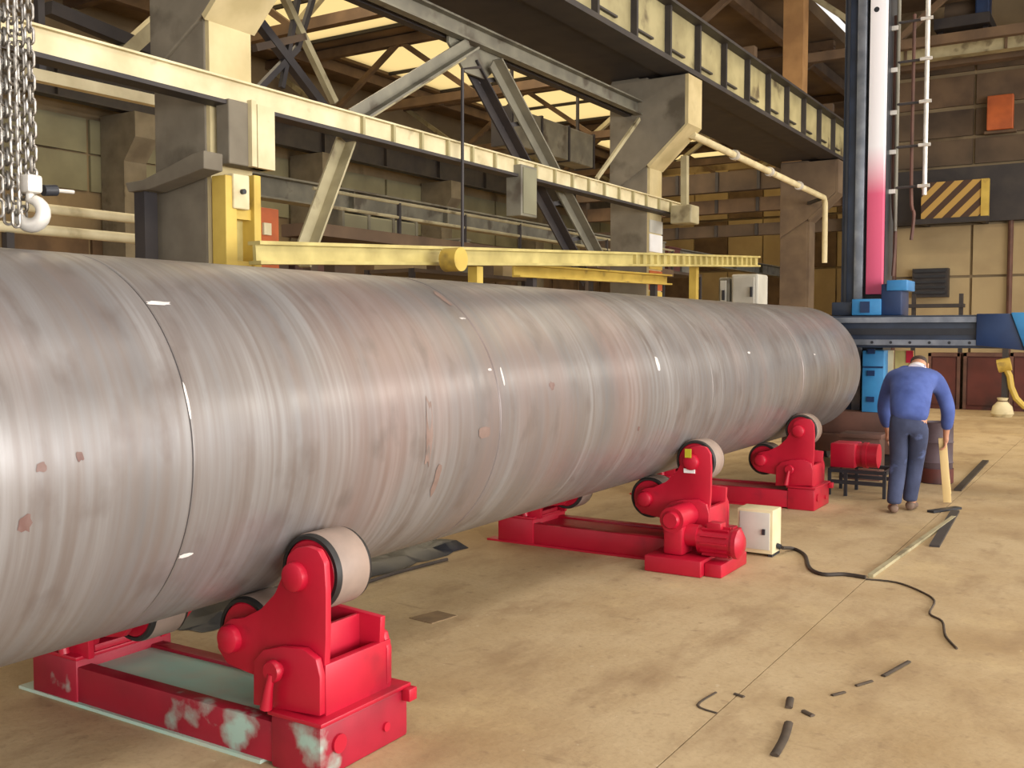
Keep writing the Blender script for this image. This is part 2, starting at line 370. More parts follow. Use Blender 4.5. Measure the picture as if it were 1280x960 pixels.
# ------------------------------------------------------------------ columns with crane brackets
COLY = [5.33, 13.35, 21.5]
words = ['massive grey concrete column beside the hanging chains', 'concrete column with angled crane bracket in mid hall', 'distant concrete column behind the welding mast']
for y, lb in zip(COLY, words):
    t = thing('concrete_column', lb, 'column', (-6.3, y+.22, 0), 'row of concrete crane columns')
    far = y > 20; cm = M['concrete_dark' if far else 'concrete']; pm = M['concrete_dark' if far else 'concrete_lit']
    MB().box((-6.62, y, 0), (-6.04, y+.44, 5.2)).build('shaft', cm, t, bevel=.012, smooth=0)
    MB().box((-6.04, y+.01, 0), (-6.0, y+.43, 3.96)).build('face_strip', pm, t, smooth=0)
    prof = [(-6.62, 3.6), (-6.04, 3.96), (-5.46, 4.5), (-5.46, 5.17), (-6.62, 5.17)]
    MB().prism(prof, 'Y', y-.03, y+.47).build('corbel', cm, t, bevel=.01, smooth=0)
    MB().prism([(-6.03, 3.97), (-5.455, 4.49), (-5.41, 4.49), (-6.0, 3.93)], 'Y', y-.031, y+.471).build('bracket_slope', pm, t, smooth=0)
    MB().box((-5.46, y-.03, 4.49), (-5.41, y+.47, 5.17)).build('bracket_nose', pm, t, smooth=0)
    MB().box((-6.62, y+.03, 5.2), (-6.2, y+.41, 9.3)).build('upper_shaft', M['orange_lit'] if far else cm, t, smooth=0)
    if 10 < y < 20:
        for z0, z1, k in ((3.02, 3.2, 'cabinet_grey'), (2.75, 3.0, 'white'), (2.5, 2.72, 'yellow'), (2.2, 2.48, 'orange'), (1.9, 2.18, 'yellow')):
            MB().box((-6.0, y-.0, z0), (-5.985, y+.44, z1)).build('paint_band', M[k], t, smooth=0)
# crane girder lying on the brackets
gx = -5.62
t = thing('crane_girder', 'long olive crane runway girder with stiffener ribs on the brackets', 'girder', (gx, 16, 5.2))
MB().box((gx-.012, -4, 5.27), (gx+.012, 26.1, 6.02)).build('web', M['olive'], t, smooth=0)
MB().box((gx-.2, -4, 5.2), (gx+.2, 26.1, 5.27)).build('bottom_flange', M['dark_steel'], t, smooth=0)  # shade on the girder underside put into this dark colour, brake plate too
MB().box((gx-.18, -4, 6.02), (gx+.18, 26.1, 6.06)).build('top_flange', M['dark_steel'], t, smooth=0)
MB().box((gx-1.3, -4, 5.22), (gx-.2, 26.1, 5.26)).build('brake_plate', M['dark_steel'], t, smooth=0)
MB().ext(IP(.08, .1, .02, .025), (gx, -4, 6.11), (gx, 26.1, 6.11)).build('crane_rail', M['dark_steel'], t, smooth=0)
MB().box((gx+.012, -4, 5.27), (gx+.06, 26.1, 5.36)).build('lower_strip', M['olive'], t, smooth=0)
st = None
for k in range(20):
    y = 4.3+k*1.08
    if st is None:
        st = MB().box((gx+.012, y, 5.27), (gx+.10, y+.05, 6.02)).build('stiffener', M['dark_steel'], t, smooth=0)
        sf = MB().box((gx+.01, y+.04, 5.45), (gx+.06, y+.62, 5.475)).build('stiffener_tie', M['dark_steel'], t, smooth=0); y00 = y
    else:
        for s_ in (st, sf):
            c = s_.copy(); COL.objects.link(c); c.location = (0, y-y00, 0)

# cream longitudinal beam tied across the columns
t = thing('tie_beam', 'long cream steel tie beam crossing in front of the concrete columns', 'beam', (-5.9, 9, 3.4))
MB().box((-5.94, -1, 3.33), (-5.9, 14.4, 3.495)).build('web', M['cream'], t, smooth=0)
MB().box((-5.99, -1, 3.495), (-5.86, 14.4, 3.51)).build('top_flange', M['cream'], t, smooth=0)
MB().box((-6.0, -1, 3.30), (-5.84, 14.4, 3.33)).build('bottom_flange', M['dark_steel'], t, smooth=0)
b0 = None
for k in range(17):
    y = 6.95+k*.43
    if b0 is None: b0 = MB().box((-5.9, y, 3.33), (-5.865, y+.03, 3.495)).build('stiffener', M['olive'], t, smooth=0); y00 = y
    else: c = b0.copy(); COL.objects.link(c); c.location = (0, y-y00, 0)
MB().box((-5.96, 5.36, 2.86), (-5.82, 5.78, 3.34)).build('column_clamp', M['concrete'], t, bevel=.01, smooth=0)
MB().box((-5.9, 5.62, 2.86), (-5.79, 5.80, 3.34)).build('clamp_flange', M['cream'], t, smooth=0)
MB().box((-5.83, 5.55, 2.86), (-5.78, 5.60, 3.36)).build('clamp_rib', M['cream'], t, smooth=0)

# K-bracing between the first two columns
t = thing('column_bracing', 'grey steel K bracing with central gusset between two concrete columns', 'bracing', (-6.2, 9.3, 4.7))
MB().ext(CP(.1, .2, .02), (-6.2, 5.7, 4.78), (-6.2, 13.4, 4.78)).build('top_chord', M['grey_steel'], t, smooth=0)
MB().ext(CP(-.1, .2, .02), (-6.28, 5.7, 4.78), (-6.28, 13.4, 4.78)).build('top_chord', M['dark_steel'], t, smooth=0)
MB().prism([(8.75, 4.9), (9.75, 4.9), (9.75, 4.62), (9.45, 4.38), (9.05, 4.38), (8.75, 4.62)], 'X', -6.25, -6.22).build('gusset_plate', M['grey_steel'], t, smooth=0)
for a, b, mm in (((-6.16, 9.05, 4.6), (-6.16, 7.15, 3.5), 'grey_steel'), ((-6.3, 9.0, 4.5), (-6.3, 7.1, 3.4), 'cream_dull'),
                 ((-6.16, 9.5, 4.6), (-6.16, 12.1, 2.55), 'grey_steel'), ((-6.32, 9.25, 4.55), (-6.32, 12.0, 2.3), 'dark_steel'),
                 ((-6.16, 7.05, 3.3), (-6.16, 6.45, 2.15), 'cream_dull')):
    MB().ext(LP(.13, .02), a, b, (1, 0, 0)).build('diagonal', M[mm], t, smooth=0)
for k in range(5):
    y = 9.55+k*.5; z = 4.42-k*.4
    MB().bar((-6.17, y+.1, z), (-6.31, y-.12, z-.05), .05, .012, (1, 0, 0)).build('batten', M['dark_steel'], t, smooth=0)
MB().bar((-6.1, 13.2, 4.6), (-6.1, 11.9, 3.6), .04, .05).build('hanger', M['cream_dull'], t, smooth=0)

# grey electrical box hung under the tie beam
p = at(654, 240, 'X', -5.88)
t = thing('hanging_box', 'grey electrical box hung under the cream tie beam', 'box', (-5.88, p.y, p.z))
MB().box((-6.0, p.y-.17, p.z-.28), (-5.8, p.y+.17, p.z+.28)).build('body', M['grey_steel'], t, bevel=.01, smooth=0)
MB().box((-5.8, p.y-.14, p.z-.25), (-5.79, p.y+.14, p.z+.25)).build('door', M['panel'], t, smooth=0)
MB().bar((-5.9, p.y, p.z+.28), (-5.9, p.y, 3.33), .04, .04).build('hanger', M['dark_steel'], t, smooth=0)

# cream pipe running from the second bracket towards the third
p0 = at(872, 172, 'X', -5.5); p1 = at(1030, 247, 'X', -5.5)
p0 = p0+(p0-p1)*.03
t = thing('cream_pipe', 'cream pipe sloping away between the second and third columns', 'pipe', p0)
MB().tube([p0, p1, p1+Vector((0, .1, -.1)), p1+Vector((0, .12, -1.3))], .055, 10).build('pipe_run', M['cream'], t)
MB().bar(p1, (-6.1, 21.6, p1.z), .06, .06).build('support_arm', M['dark_steel'], t, smooth=0)
for k in range(3):
    q = p0.lerp(p1, .25+.25*k); MB().cyl(q-Vector((0, .05, 0)), q+Vector((0, .05, 0)), .08, 12).build('flange', M['bright'], t)
p0 = at(856, 195, 'X', -5.6); p1 = at(856, 268, 'X', -5.6)
t = thing('drop_post', 'short pale post hanging below the middle crane bracket', 'post', p1)
MB().bar(p0, p1, .09, .09).build('post', M['cream_dull'], t, smooth=0)
MB().box((p1.x-.16, p1.y-.16, p1.z-.14), (p1.x+.16, p1.y+.16, p1.z+.12)).build('foot', M['cream_dull'], t, bevel=.02, smooth=0)

# yellow beams behind the tank
p0 = at(318, 316, 'X', -5.2); p1 = at(946, 327, 'X', -5.0)
t = thing('yellow_gantry_beam', 'long yellow gantry beam lying behind the steel tank', 'beam', p0)
d = (p1-p0)
MB().ext(IP(.12, .16, .025, .03), p0, p1).build('beam', M['yellow_pale'], t, smooth=0)
c = at(557, 325, 'X', -5.0)
MB().cyl(c, c+Vector((.16, 0, 0)), .1, 20).build('end_roller', M['yellow'], t)
r0 = None
for k in range(22):
    q = p0.lerp(p1, .58+k*.019)
    MB().box((q.x-.055, q.y-.025, q.z-.055), (q.x+.055, q.y+.025, q.z+.055)).build('beam_rib', M['yellow_pale'], t, smooth=0)
for px in (330, 600, 872):
    q = at(px, 322, 'X', -5.15); MB().bar((q.x-.05, q.y, 0), (q.x-.05, q.y, q.z-.08), .1, .1).build('trestle_leg', M['yellow'], t, smooth=0)
p0 = at(640, 338, 'X', -5.6); p1 = at(832, 350, 'X', -5.6)
t = thing('yellow_bar', 'shorter yellow bar lying below the right end of the long gantry beam', 'bar', p0)
MB().ext(CP(.1, .14, .02), p0, p1).build('bar', M['yellow'], t, smooth=0)
for q in (p0.lerp(p1, .1), p0.lerp(p1, .9)): MB().bar((q.x, q.y, 0), (q.x, q.y, q.z-.07), .08, .08).build('support', M['dark_steel'], t, smooth=0)
# yellow frame at the foot of the first column
a = at(278, 320, 'X', -5.9)
t = thing('yellow_column_frame', 'yellow steel frame standing against the large left column', 'frame', (-5.9, a.y, 0))
for px, wd in ((283, .11), (316, .07)):
    q = at(px, 220, 'X', -5.85); MB().box((-5.95, q.y-wd/2, 0), (-5.8, q.y+wd/2, q.z)).build('upright', M['yellow'], t, bevel=.006, smooth=0)
qa = at(283, 262, 'X', -5.85); qb = at(316, 262, 'X', -5.85)
for z in (qa.z-.02, 2.1, .4): MB().box((-5.93, qa.y, z-.04), (-5.84, qb.y, z+.04)).build('cross_rail', M['yellow'], t, smooth=0)
MB().box((-5.97, qa.y, 1.9), (-5.93, qb.y, qa.z)).build('back_sheet', M['yellow_pale'], t, smooth=0)
q = at(300, 240, 'X', -5.8)
t = thing('cream_switch_box', 'small cream switch box on the yellow frame by the column', 'box', q)
MB().box((-5.9, q.y-.08, q.z-.13), (-5.78, q.y+.08, q.z+.13)).build('body', M['cream'], t, bevel=.01, smooth=0)
MB().cyl((-5.78, q.y, q.z), (-5.75, q.y, q.z), .02, 12).build('switch', M['black'], t)
# lever arm bracket left of the first column
t = thing('knee_bracket', 'grey folded knee bracket reaching left from the large column', 'bracket', (-6.6, 5.3, 2.6))
pts = [at(x, y, 'Y', 5.28) for x, y in ((178, 232), (200, 228), (262, 196), (276, 192), (276, 214), (255, 222), (206, 240), (182, 243))]
MB().prism([(p.x, p.z) for p in pts], 'Y', 5.12, 5.3).build('arm', M['concrete'], t, bevel=.006, smooth=0)
a = at(186, 240, 'Y', 5.25); MB().box((a.x-.06, 5.16, 0), (a.x+.06, 5.28, a.z)).build('post', M['dark_steel'], t, smooth=0)

# ------------------------------------------------------------------ next bay: girders, pipes, trusses, clutter
for x, z0, z1, mm, lb in ((-11.4, 3.62, 3.98, 'grey_steel', 'pale grey girder crossing the next bay behind the bracing'),
                          (-19.4, 6.5, 7.2, 'dark_steel', 'dark runway girder along the far panelled wall'),
                          ):
    t = thing('bay_girder', lb, 'girder', (x, 15, z0), 'girders of the next bay')
    ya = 9.4 if z0 < 4 else 4
    MB().box((x-.02, ya, z0+.03), (x+.02, 40, z1-.03)).build('web', M[mm], t, smooth=0)
    MB().box((x-.15, ya, z1-.03), (x+.15, 40, z1)).build('top_flange', M[mm], t, smooth=0)
    MB().box((x-.15, ya, z0), (x+.15, 40, z0+.03)).build('bottom_flange', M[mm], t, smooth=0)
    for k in range(11): MB().box((x+.02, ya+1+k*2.7, z0+.03), (x+.13, ya+1.03+k*2.7, z1-.03)).build('stiffener', M[mm], t, smooth=0)
for (xa, ya), lb in (((110, 267), 'upper pale pipe low behind the hanging chains'), ((110, 293), 'lower pale pipe just above the tank behind the chains')):
    q = at(xa, ya, 'X', -9.0 if ya < 280 else -8.4)
    t = thing('pale_pipe', lb, 'pipe', (q.x, q.y, q.z), 'pale pipes behind the chains')
    MB().cyl((q.x, 4.5, q.z), (q.x, q.y+1.1, q.z), .05, 10).build('pipe_run', M['cream'], t)
    for yy in (5.2, q.y+.9): MB().bar((q.x, yy, 0), (q.x, yy, q.z-.05), .07, .07).build('stand', M['dark_steel'], t, smooth=0)
def roof_truss(y, x0, x1, z0, z1, lb, grp, cnt):
    t = thing('roof_truss', lb, 'truss', ((x0+x1)/2, y, z0), grp)
    MB().bar((x0, y, z0), (x1, y, z0), .18, .2).build('bottom_chord', M['brown'], t, smooth=0)
    MB().bar((x0, y, z1), (x1, y, z1), .2, .22).build('top_chord', M['brown'], t, smooth=0)
    for k in range(cnt):
        a = x0+(x1-x0)*k/cnt; b = x0+(x1-x0)*(k+1)/cnt; up = k % 2
        MB().bar((a, y, z0 if up else z1), (b, y, z1 if up else z0), .12, .12).build('web_member', M['cream_dull'] if k % 3 == 0 else M['brown'], t, smooth=0)
    return t
for i, y in enumerate((8, 14, 20, 26, 32, 38)):
    roof_truss(y, -20.2, -6.7, 7.2, 8.75, ['nearest', 'second nearest', 'third nearest', 'fourth', 'fifth', 'farthest'][i]+' roof truss spanning the next bay under the yellow roof lights', 'roof trusses of the next bay', 6)
for i, y in enumerate((11, 17, 23)):
    roof_truss(y, -6.6, 12, 7.7, 9.2, ['nearest', 'middle', 'farthest'][i]+' roof truss spanning the main bay above the welding mast', 'roof trusses of the main bay', 10)
for i, x in enumerate((-18.7, -14.0, -9.1, -7.6)):
    t = MB().box((x-.1, 5, 8.6), (x+.1, 42, 8.87)).build('purlin', M['brown'], smooth=0)
    tag(t, ['outermost', 'third', 'second', 'nearest'][i]+' brown roof purlin running along the next bay', 'purlin', 'purlins of the next bay')
# columns of the next bay's far side
for i, y in enumerate((9, 15, 21, 27, 33)):
    t = thing('far_column', ['first', 'second', 'third', 'fourth', 'fifth'][i]+' column along the far panelled wall counting from the left', 'column', (-19.8, y, 0), 'far wall columns')
    MB().box((-20.1, y-.3, 0), (-19.3, y+.3, 6.45)).build('shaft', M['concrete'], t, smooth=0)
    MB().prism([(-19.3, 5.4), (-18.9, 5.9), (-18.9, 6.45), (-19.3, 6.45)], 'Y', y-.3, y+.3).build('corbel', M['concrete'], t, smooth=0)
a = at(30, 91, 'X', -9.0); b = at(215, 131, 'X', -9.0)
t = thing('sunlit_rail', 'sunlit cream rail sloping down behind the large column', 'rail', a)
MB().bar(a, b, .1, .11).build('rail_bar', M['cream'], t, smooth=0)
for q in (a.lerp(b, .1), a.lerp(b, .95)): MB().bar(q, (q.x, q.y, 8.58), .07, .07).build('rail_hanger', M['dark_steel'], t, smooth=0)
# low storage racks with crates, seen between the columns just above the tank
ordn = ['first', 'second', 'third', 'fourth', 'fifth', 'sixth', 'seventh']
names = {'brown': 'brown', 'maroon': 'maroon', 'grey_steel': 'grey', 'rust_brown': 'rust brown', 'soot': 'dark brown', 'beige': 'beige', 'panel': 'grey green'}
for (x, y, wd, ht, lb, short) in ((-9.4, 9.4, 3.0, 2.35, 'steel rack of crates behind the cream diagonal strut', 'the rack behind the diagonal strut'), (-10.2, 14.4, 3.4, 2.6, 'steel rack of crates behind the hanging electrical box', 'the rack behind the electrical box'),
                           (-9.0, 20.0, 3.6, 2.9, 'steel rack of crates beyond the middle column', 'the rack beyond the middle column')):
    t = thing('storage_rack', lb, 'rack', (x, y, 0), 'racks in the next bay')
    for sx in (-.45, .45):
        for sy in (-wd/2, wd/2): MB().box((x+sx-.04, y+sy-.04, 0), (x+sx+.04, y+sy+.04, ht)).build('upright', M['dark_steel'], t, smooth=0)
    for z in (.3, 1.3, ht): MB().box((x-.5, y-wd/2, z-.06), (x+.5, y+wd/2, z)).build('shelf', M['soot'], t, smooth=0)
    yy = y-wd/2+.1; j = 0
    while yy < y+wd/2-.35:
        s_ = random.uniform(.35, .8); hh = random.uniform(.25, .6); mm = random.choice(list(names))
        o = thing('storage_crate', '%s crate, %s from the left on top of %s' % (names[mm], ordn[j], short), 'crate', (x, yy+s_/2, ht), 'crates on racks of the next bay')
        MB().box((x-.4, yy, ht), (x+.4, yy+s_-.05, ht+hh)).build('box', M[mm], o, bevel=.01, smooth=0)
        MB().box((x-.42, yy-.01, ht+hh), (x+.42, yy+s_-.04, ht+hh+.03)).build('lid', M[mm], o, smooth=0)
        yy += s_+random.uniform(.05, .3); j += 1
# olive duct slung below the middle girder, cupboard with an orange glow put into its colour, dark lattice near the roof
a = at(428, 246, 'X', -11.2); b = at(520, 270, 'X', -11.2)
t = thing('olive_duct', 'olive green duct slung below the pale girder of the next bay', 'duct', (-11.4, (a.y+b.y)/2, 3.06))
MB().box((-11.6, a.y, 3.08), (-11.2, b.y, 3.56)).build('duct_body', M['panel'], t, bevel=.02, smooth=0)
for k in range(4): MB().box((-11.62, a.y+(b.y-a.y)*k/3-.03, 3.06), (-11.18, a.y+(b.y-a.y)*k/3+.03, 3.615)).build('duct_rib', M['grey_steel'], t, smooth=0)
a = at(321, 258, 'X', -7.6); b = at(349, 296, 'X', -7.6)
t = thing('orange_glow_cupboard', 'small cupboard coloured with an orange glow behind the yellow column frame', 'cupboard', (-7.8, (a.y+b.y)/2, 0))
MB().box((-8.0, a.y, 0), (-7.6, b.y, a.z)).build('body', M['orange'], t, bevel=.01, smooth=0)
MB().box((-7.6, a.y+.03, .2), (-7.58, b.y-.03, a.z-.05)).build('door', M['orange'], t, smooth=0)
MB().box((-7.58, a.y+.05, b.z), (-7.55, a.y+.15, b.z+.12)).build('bright_glow_patch', M['cream'], t, smooth=0)
t = thing('lattice_brace', 'dark crossed lattice bracing right of the large column top', 'bracing', (-7.4, 7, 5))
for (x0, y0), (x1, y1), mm, wd in (((316, 18), (405, 135), 'dark_steel', .09), ((352, -10), (418, 128), 'cream_dull', .07), ((322, 112), (372, 60), 'dark_steel', .06), ((372, 0), (352, 110), 'dark_steel', .05), ((392, -5), (372, 60), 'dark_steel', .05), ((318, 60), (380, 46), 'soot', .07)):
    MB().bar(at(x0, y0, 'X', -7.4), at(x1, y1, 'X', -7.4), wd, wd).build('lattice_bar', M[mm], t, smooth=0)
t = thing('roof_strut', 'pair of crossed brown struts high left behind the chains', 'strut', (-9, 6, 6))
for (x0, y0), (x1, y1), mm, wd in (((150, 70), (205, 20), 'cream_dull', .16), ((60, 10), (205, 70), 'dark_steel', .14), ((40, 42), (205, 92), 'soot', .2)):
    MB().bar(at(x0, y0, 'X', -9.9), at(x1, y1, 'X', -9.9), wd, wd).build('strut_bar', M[mm], t, smooth=0)
# brown cross beams between the second and third columns
for i, (y0, y1, th, mm, lb) in enumerate(((232, 236, .5, 'soot', 'upper'), (262, 268, .35, 'brown', 'middle'), (292, 296, .3, 'soot', 'lower'))):
    a = at(845, y0, 'Y', 25.2+i*.3); b = at(1045, y1, 'Y', 25.2+i*.3)
    t = thing('brown_cross_beam', lb+' brown beam crossing between the middle column and the mast', 'beam', ((a.x+b.x)/2, a.y, a.z), 'cross beams behind the mast')
    MB().box((a.x-3, a.y, a.z-th/2), (-6.0, a.y+.25, a.z+th/2)).build('beam', M[mm], t, smooth=0)
    for k in range(5): MB().box((a.x+k*1.1, a.y-.04, a.z-th/2), (a.x+k*1.1+.08, a.y, a.z+th/2)).build('beam_rib', M['dark_steel'], t, smooth=0)
    for xx in (a.x-2.9, -6.2): MB().box((xx-.1, a.y+.25, 0), (xx+.1, a.y+.45, a.z+th/2)).build('post', M['soot'], t, smooth=0)
a = at(590, 286, 'X', -8.0); zw = a.z-.12
t = thing('service_walkway', 'brown service walkway with thin railing behind the bracing', 'walkway', (-8.0, 14, 0))
MB().box((-8.5, 8.6, zw-.22), (-8.0, 19, zw-.08)).build('deck', M['brown'], t, smooth=0)
for z in (zw+.12, zw+.30): MB().cyl((-8.0, 8.6, z), (-8.0, 19, z), .02, 8).build('rail', M['cream_dull'], t)
for k in range(8): MB().bar((-8.0, 8.7+k*1.46, zw-.08), (-8.0, 8.7+k*1.46, zw+.30), .04, .04).build('baluster', M['dark_steel'], t, smooth=0)
for yy in (8.8, 12.2, 15.6, 18.8): MB().box((-8.3, yy-.06, 0), (-8.18, yy+.06, zw-.22)).build('post', M['soot'], t, smooth=0)
t = thing('roof_duct', 'grey sheet metal duct high behind the bracing right diagonal', 'duct', (-9.5, 14, 5))
a = at(640, 140, 'X', -9.5); b = at(742, 165, 'X', -9.5)
MB().box((-9.9, a.y, a.z-.55), (-9.5, b.y, a.z+.1)).build('duct_body', M['grey_steel'], t, bevel=.02, smooth=0)
for k in range(4): MB().box((-9.92, a.y+(b.y-a.y)*k/3-.03, a.z-.57), (-9.48, a.y+(b.y-a.y)*k/3+.03, a.z+.12)).build('duct_flange', M['dark_steel'], t, smooth=0)
for k in (.1, .9): MB().bar((-9.7, a.y+(b.y-a.y)*k, a.z+.1), (-9.7, a.y+(b.y-a.y)*k, 8.9), .05, .05).build('duct_hanger', M['dark_steel'], t, smooth=0)
# pale machine cabinets over the tank's far end
for px0, px1, y0, y1, lb, mm in ((898, 916, 347, 378, 'narrow grey cylinder cabinet above the far end of the tank', 'grey_steel'), (914, 951, 343, 378, 'pale grey machine cabinet above the far end of the tank', 'cabinet_grey')):
    a = at(px0, y0, 'Y', 15.0); b = at(px1, y1, 'Y', 15.0)
    t = thing('machine_cabinet', lb, 'cabinet', ((a.x+b.x)/2, 15.2, 0))
    MB().box((a.x, 15.0, 0), (b.x-.05, 15.5, a.z)).build('body', M[mm], t, bevel=.03, smooth=0)
    MB().box((a.x+.04, 14.97, .2), (b.x-.1, 15.0, a.z-.05)).build('door', M['cabinet_grey'], t, bevel=.005, smooth=0)
    MB().box((b.x-.15, 14.93, a.z-.35), (b.x-.12, 14.97, a.z-.2)).build('handle', M['black'], t, smooth=0)
# thin conduit with an elbow
p0 = at(600, 84, 'X', -5.8); p1 = at(578, 86, 'X', -5.8); p2 = at(578, 340, 'X', -5.8)
tag(MB().tube([p0, p1, p2], .018, 6).build('conduit', M['dark_steel']), 'thin dark vertical conduit hanging in front of the bracing', 'conduit')

# ------------------------------------------------------------------ end wall items on the right
def on_wall(px, py, y=26.1): return at(px, py, 'Y', y)
a = on_wall(1130, 72, 24); b = on_wall(1282, 60, 24)
t = thing('crane_bridge', 'light brown overhead crane bridge crossing the hall end', 'crane', ((a.x+b.x)/2, 24, a.z))
MB().box((-5.6, 23.8, a.z-.15), (11, 24.1, a.z+.25)).build('bridge_girder', M['cream_dull'], t, smooth=0)
MB().box((-5.6, 24.6, a.z-.15), (11, 24.9, a.z+.25)).build('bridge_girder', M['brown'], t, smooth=0)
for k in range(8): MB().box((-4.6+k*2, 23.76, a.z-.15), (-4.55+k*2, 23.8, a.z+.25)).build('rib', M['brown'], t, smooth=0)
p = on_wall(1200, 40, 23.9); zc = a.z+.25
t = thing('crane_trolley', 'dark hoist trolley sitting on the overhead crane bridge', 'trolley', (p.x, 24.3, zc))
MB().box((p.x-.5, 23.7, zc+.18), (p.x+.6, 25.0, zc+.4)).build('frame', M['dark_steel'], t, smooth=0)
MB().cyl((p.x-.35, 24.3, zc+.62), (p.x+.45, 24.3, zc+.62), .24, 18).build('hoist_drum', M['soot'], t)
MB().box((p.x+.3, 23.8, zc+.4), (p.x+.58, 24.2, zc+.85)).build('hoist_motor', M['blue_dark'], t, bevel=.03, smooth=0)
for xx in (-.4, .5):
    for yy in (23.95, 24.75): MB().cyl((p.x+xx-.05, yy, zc+.09), (p.x+xx+.05, yy, zc+.09), .09, 14).build('wheel', M['dark_steel'], t)
a = on_wall(1234, 120); b = on_wall(1266, 160)
t = thing('orange_switchboard', 'orange switchboard high on the far end wall', 'switchboard', ((a.x+b.x)/2, 26.3, b.z))
MB().box((a.x, 26.1, b.z), (b.x, 26.3, a.z)).build('sheet', M['orange'], t, bevel=.02, smooth=0)
MB().box((a.x-.06, 26.2, b.z-.06), (b.x+.06, 26.4, b.z)).build('frame', M['brown'], t, smooth=0)
a = on_wall(1152, 229, 25.5); b = on_wall(1226, 270, 25.5)
t = thing('hazard_board', 'yellow and brown diagonally striped hazard board on the end wall', 'board', ((a.x+b.x)/2, 25.5, b.z))
MB().box((a.x, 25.5, b.z), (b.x, 25.6, a.z)).build('board', M['stripes'], t, smooth=0)
MB().box((b.x, 25.46, b.z), (b.x+.16, 25.62, a.z)).build('end_post', M['yellow'], t, smooth=0)
MB().box((a.x-.2, 25.46, b.z-.12), (b.x+.16, 25.66, b.z)).build('shelf', M['dark_steel'], t, smooth=0)
for x in (a.x, b.x): MB().box((x-.05, 25.66, b.z-.1), (x+.05, 26.45, b.z)).build('bracket', M['dark_steel'], t, smooth=0)
a = on_wall(1140, 336); b = on_wall(1184, 371)
t = thing('dark_vent', 'dark louvred vent low on the beige end wall', 'vent', ((a.x+b.x)/2, 26.3, b.z))
MB().box((a.x, 26.15, b.z), (b.x, 26.42, a.z)).build('frame', M['dark_steel'], t, smooth=0)
for k in range(5): MB().box((a.x+.05, 26.1, b.z+.08+k*.13), (b.x-.05, 26.16, b.z+.14+k*.13)).build('louvre', M['black'], t, smooth=0)
a = on_wall(1136, 374, 24); b = on_wall(1204, 384, 24)
t = thing('wall_bench', 'thin dark bench rail before the beige end wall', 'rail', ((a.x+b.x)/2, 24, 0))
MB().box((a.x, 23.95, b.z), (b.x, 24.3, b.z+.08)).build('top', M['dark_steel'], t, smooth=0)
for x in (a.x+.1, b.x-.05): MB().box((x-.04, 24, 0), (x+.04, 24.1, b.z+.3)).build('post', M['dark_steel'], t, smooth=0)
for k, (px, lb) in enumerate(((1116, 'thin dark cable trunk left of the end wall vent'), (1262, 'dark vertical pipe on the right of the end wall'))):
    q = on_wall(px, 300); tag(MB().cyl((q.x, 26.3, .0), (q.x, 26.3, 4.2), .06, 8).build('wall_pipe', M['rust_brown']), lb, 'pipe')
# maroon lockers at the hall end
for i, (p0, p1, lb) in enumerate(((1158, 1200, 'maroon locker partly behind the bending worker'), (1202, 1258, 'wide maroon locker to the right of the worker'), (1260, 1300, 'maroon locker at the right picture edge behind the hose'))):
    a = at(p0, 511, 'Y', 22.6); b = at(p1, 511, 'Y', 22.6)
    t = thing('maroon_locker', lb, 'locker', ((a.x+b.x)/2, 22.9, 0), 'lockers at the hall end')
    h = at(p0, 441, 'Y', 22.6).z
    MB().box((a.x+.02, 22.6, 0), (b.x-.02, 23.2, h)).build('body', M['maroon'], t, smooth=0)
    for x in (a.x+.02, b.x-.07): MB().box((x, 22.56, 0), (x+.06, 22.6, h)).build('frame_post', M['rust_brown'], t, smooth=0)
    MB().box((a.x+.02, 22.56, h-.07), (b.x-.02, 22.6, h)).build('frame_rail', M['rust_brown'], t, smooth=0)
    MB().box((a.x+.1, 22.58, .1), (b.x-.1, 22.6, h-.1)).build('door', M['maroon'], t, smooth=0)
pth = [at(x, y, 'Y', 21.5) for x, y in ((1256, 458), (1262, 470), (1264, 484), (1270, 498), (1280, 508), (1300, 510))]
t = thing('hanging_hose', 'ochre hose curling down beside the maroon lockers', 'hose', pth[-1])
MB().tube(pth, .06, 8).build('hose', M['yellow'], t)
q = pth[0]; MB().cyl(q-Vector((.12, 0, 0)), q+Vector((.1, 0, .05)), .13, 14).build('coupling', M['yellow'], t)
MB().box((q.x-.05, 21.5, 0), (q.x+.05, 21.65, q.z+.5)).build('post', M['dark_steel'], t, smooth=0)
q = at(1253, 508, 'Y', 21.0)
t = thing('white_sack', 'small white sack on the floor under the hose', 'sack', (q.x, 21, 0))
MB().lathe([(.0, 0), (.16, 0), (.2, .06), (.17, .2), (.08, .3), (.1, .36), (0, .35)], (q.x, 21, 0), (0, 0, 1), 16).build('sack_body', M['cream'], t)
MB().tube([(q.x+.085*math.cos(t_), 21+.085*math.sin(t_), .3) for t_ in [k*PI/6 for k in range(12)]], .012, 5, True).build('tie', M['brown'], t)

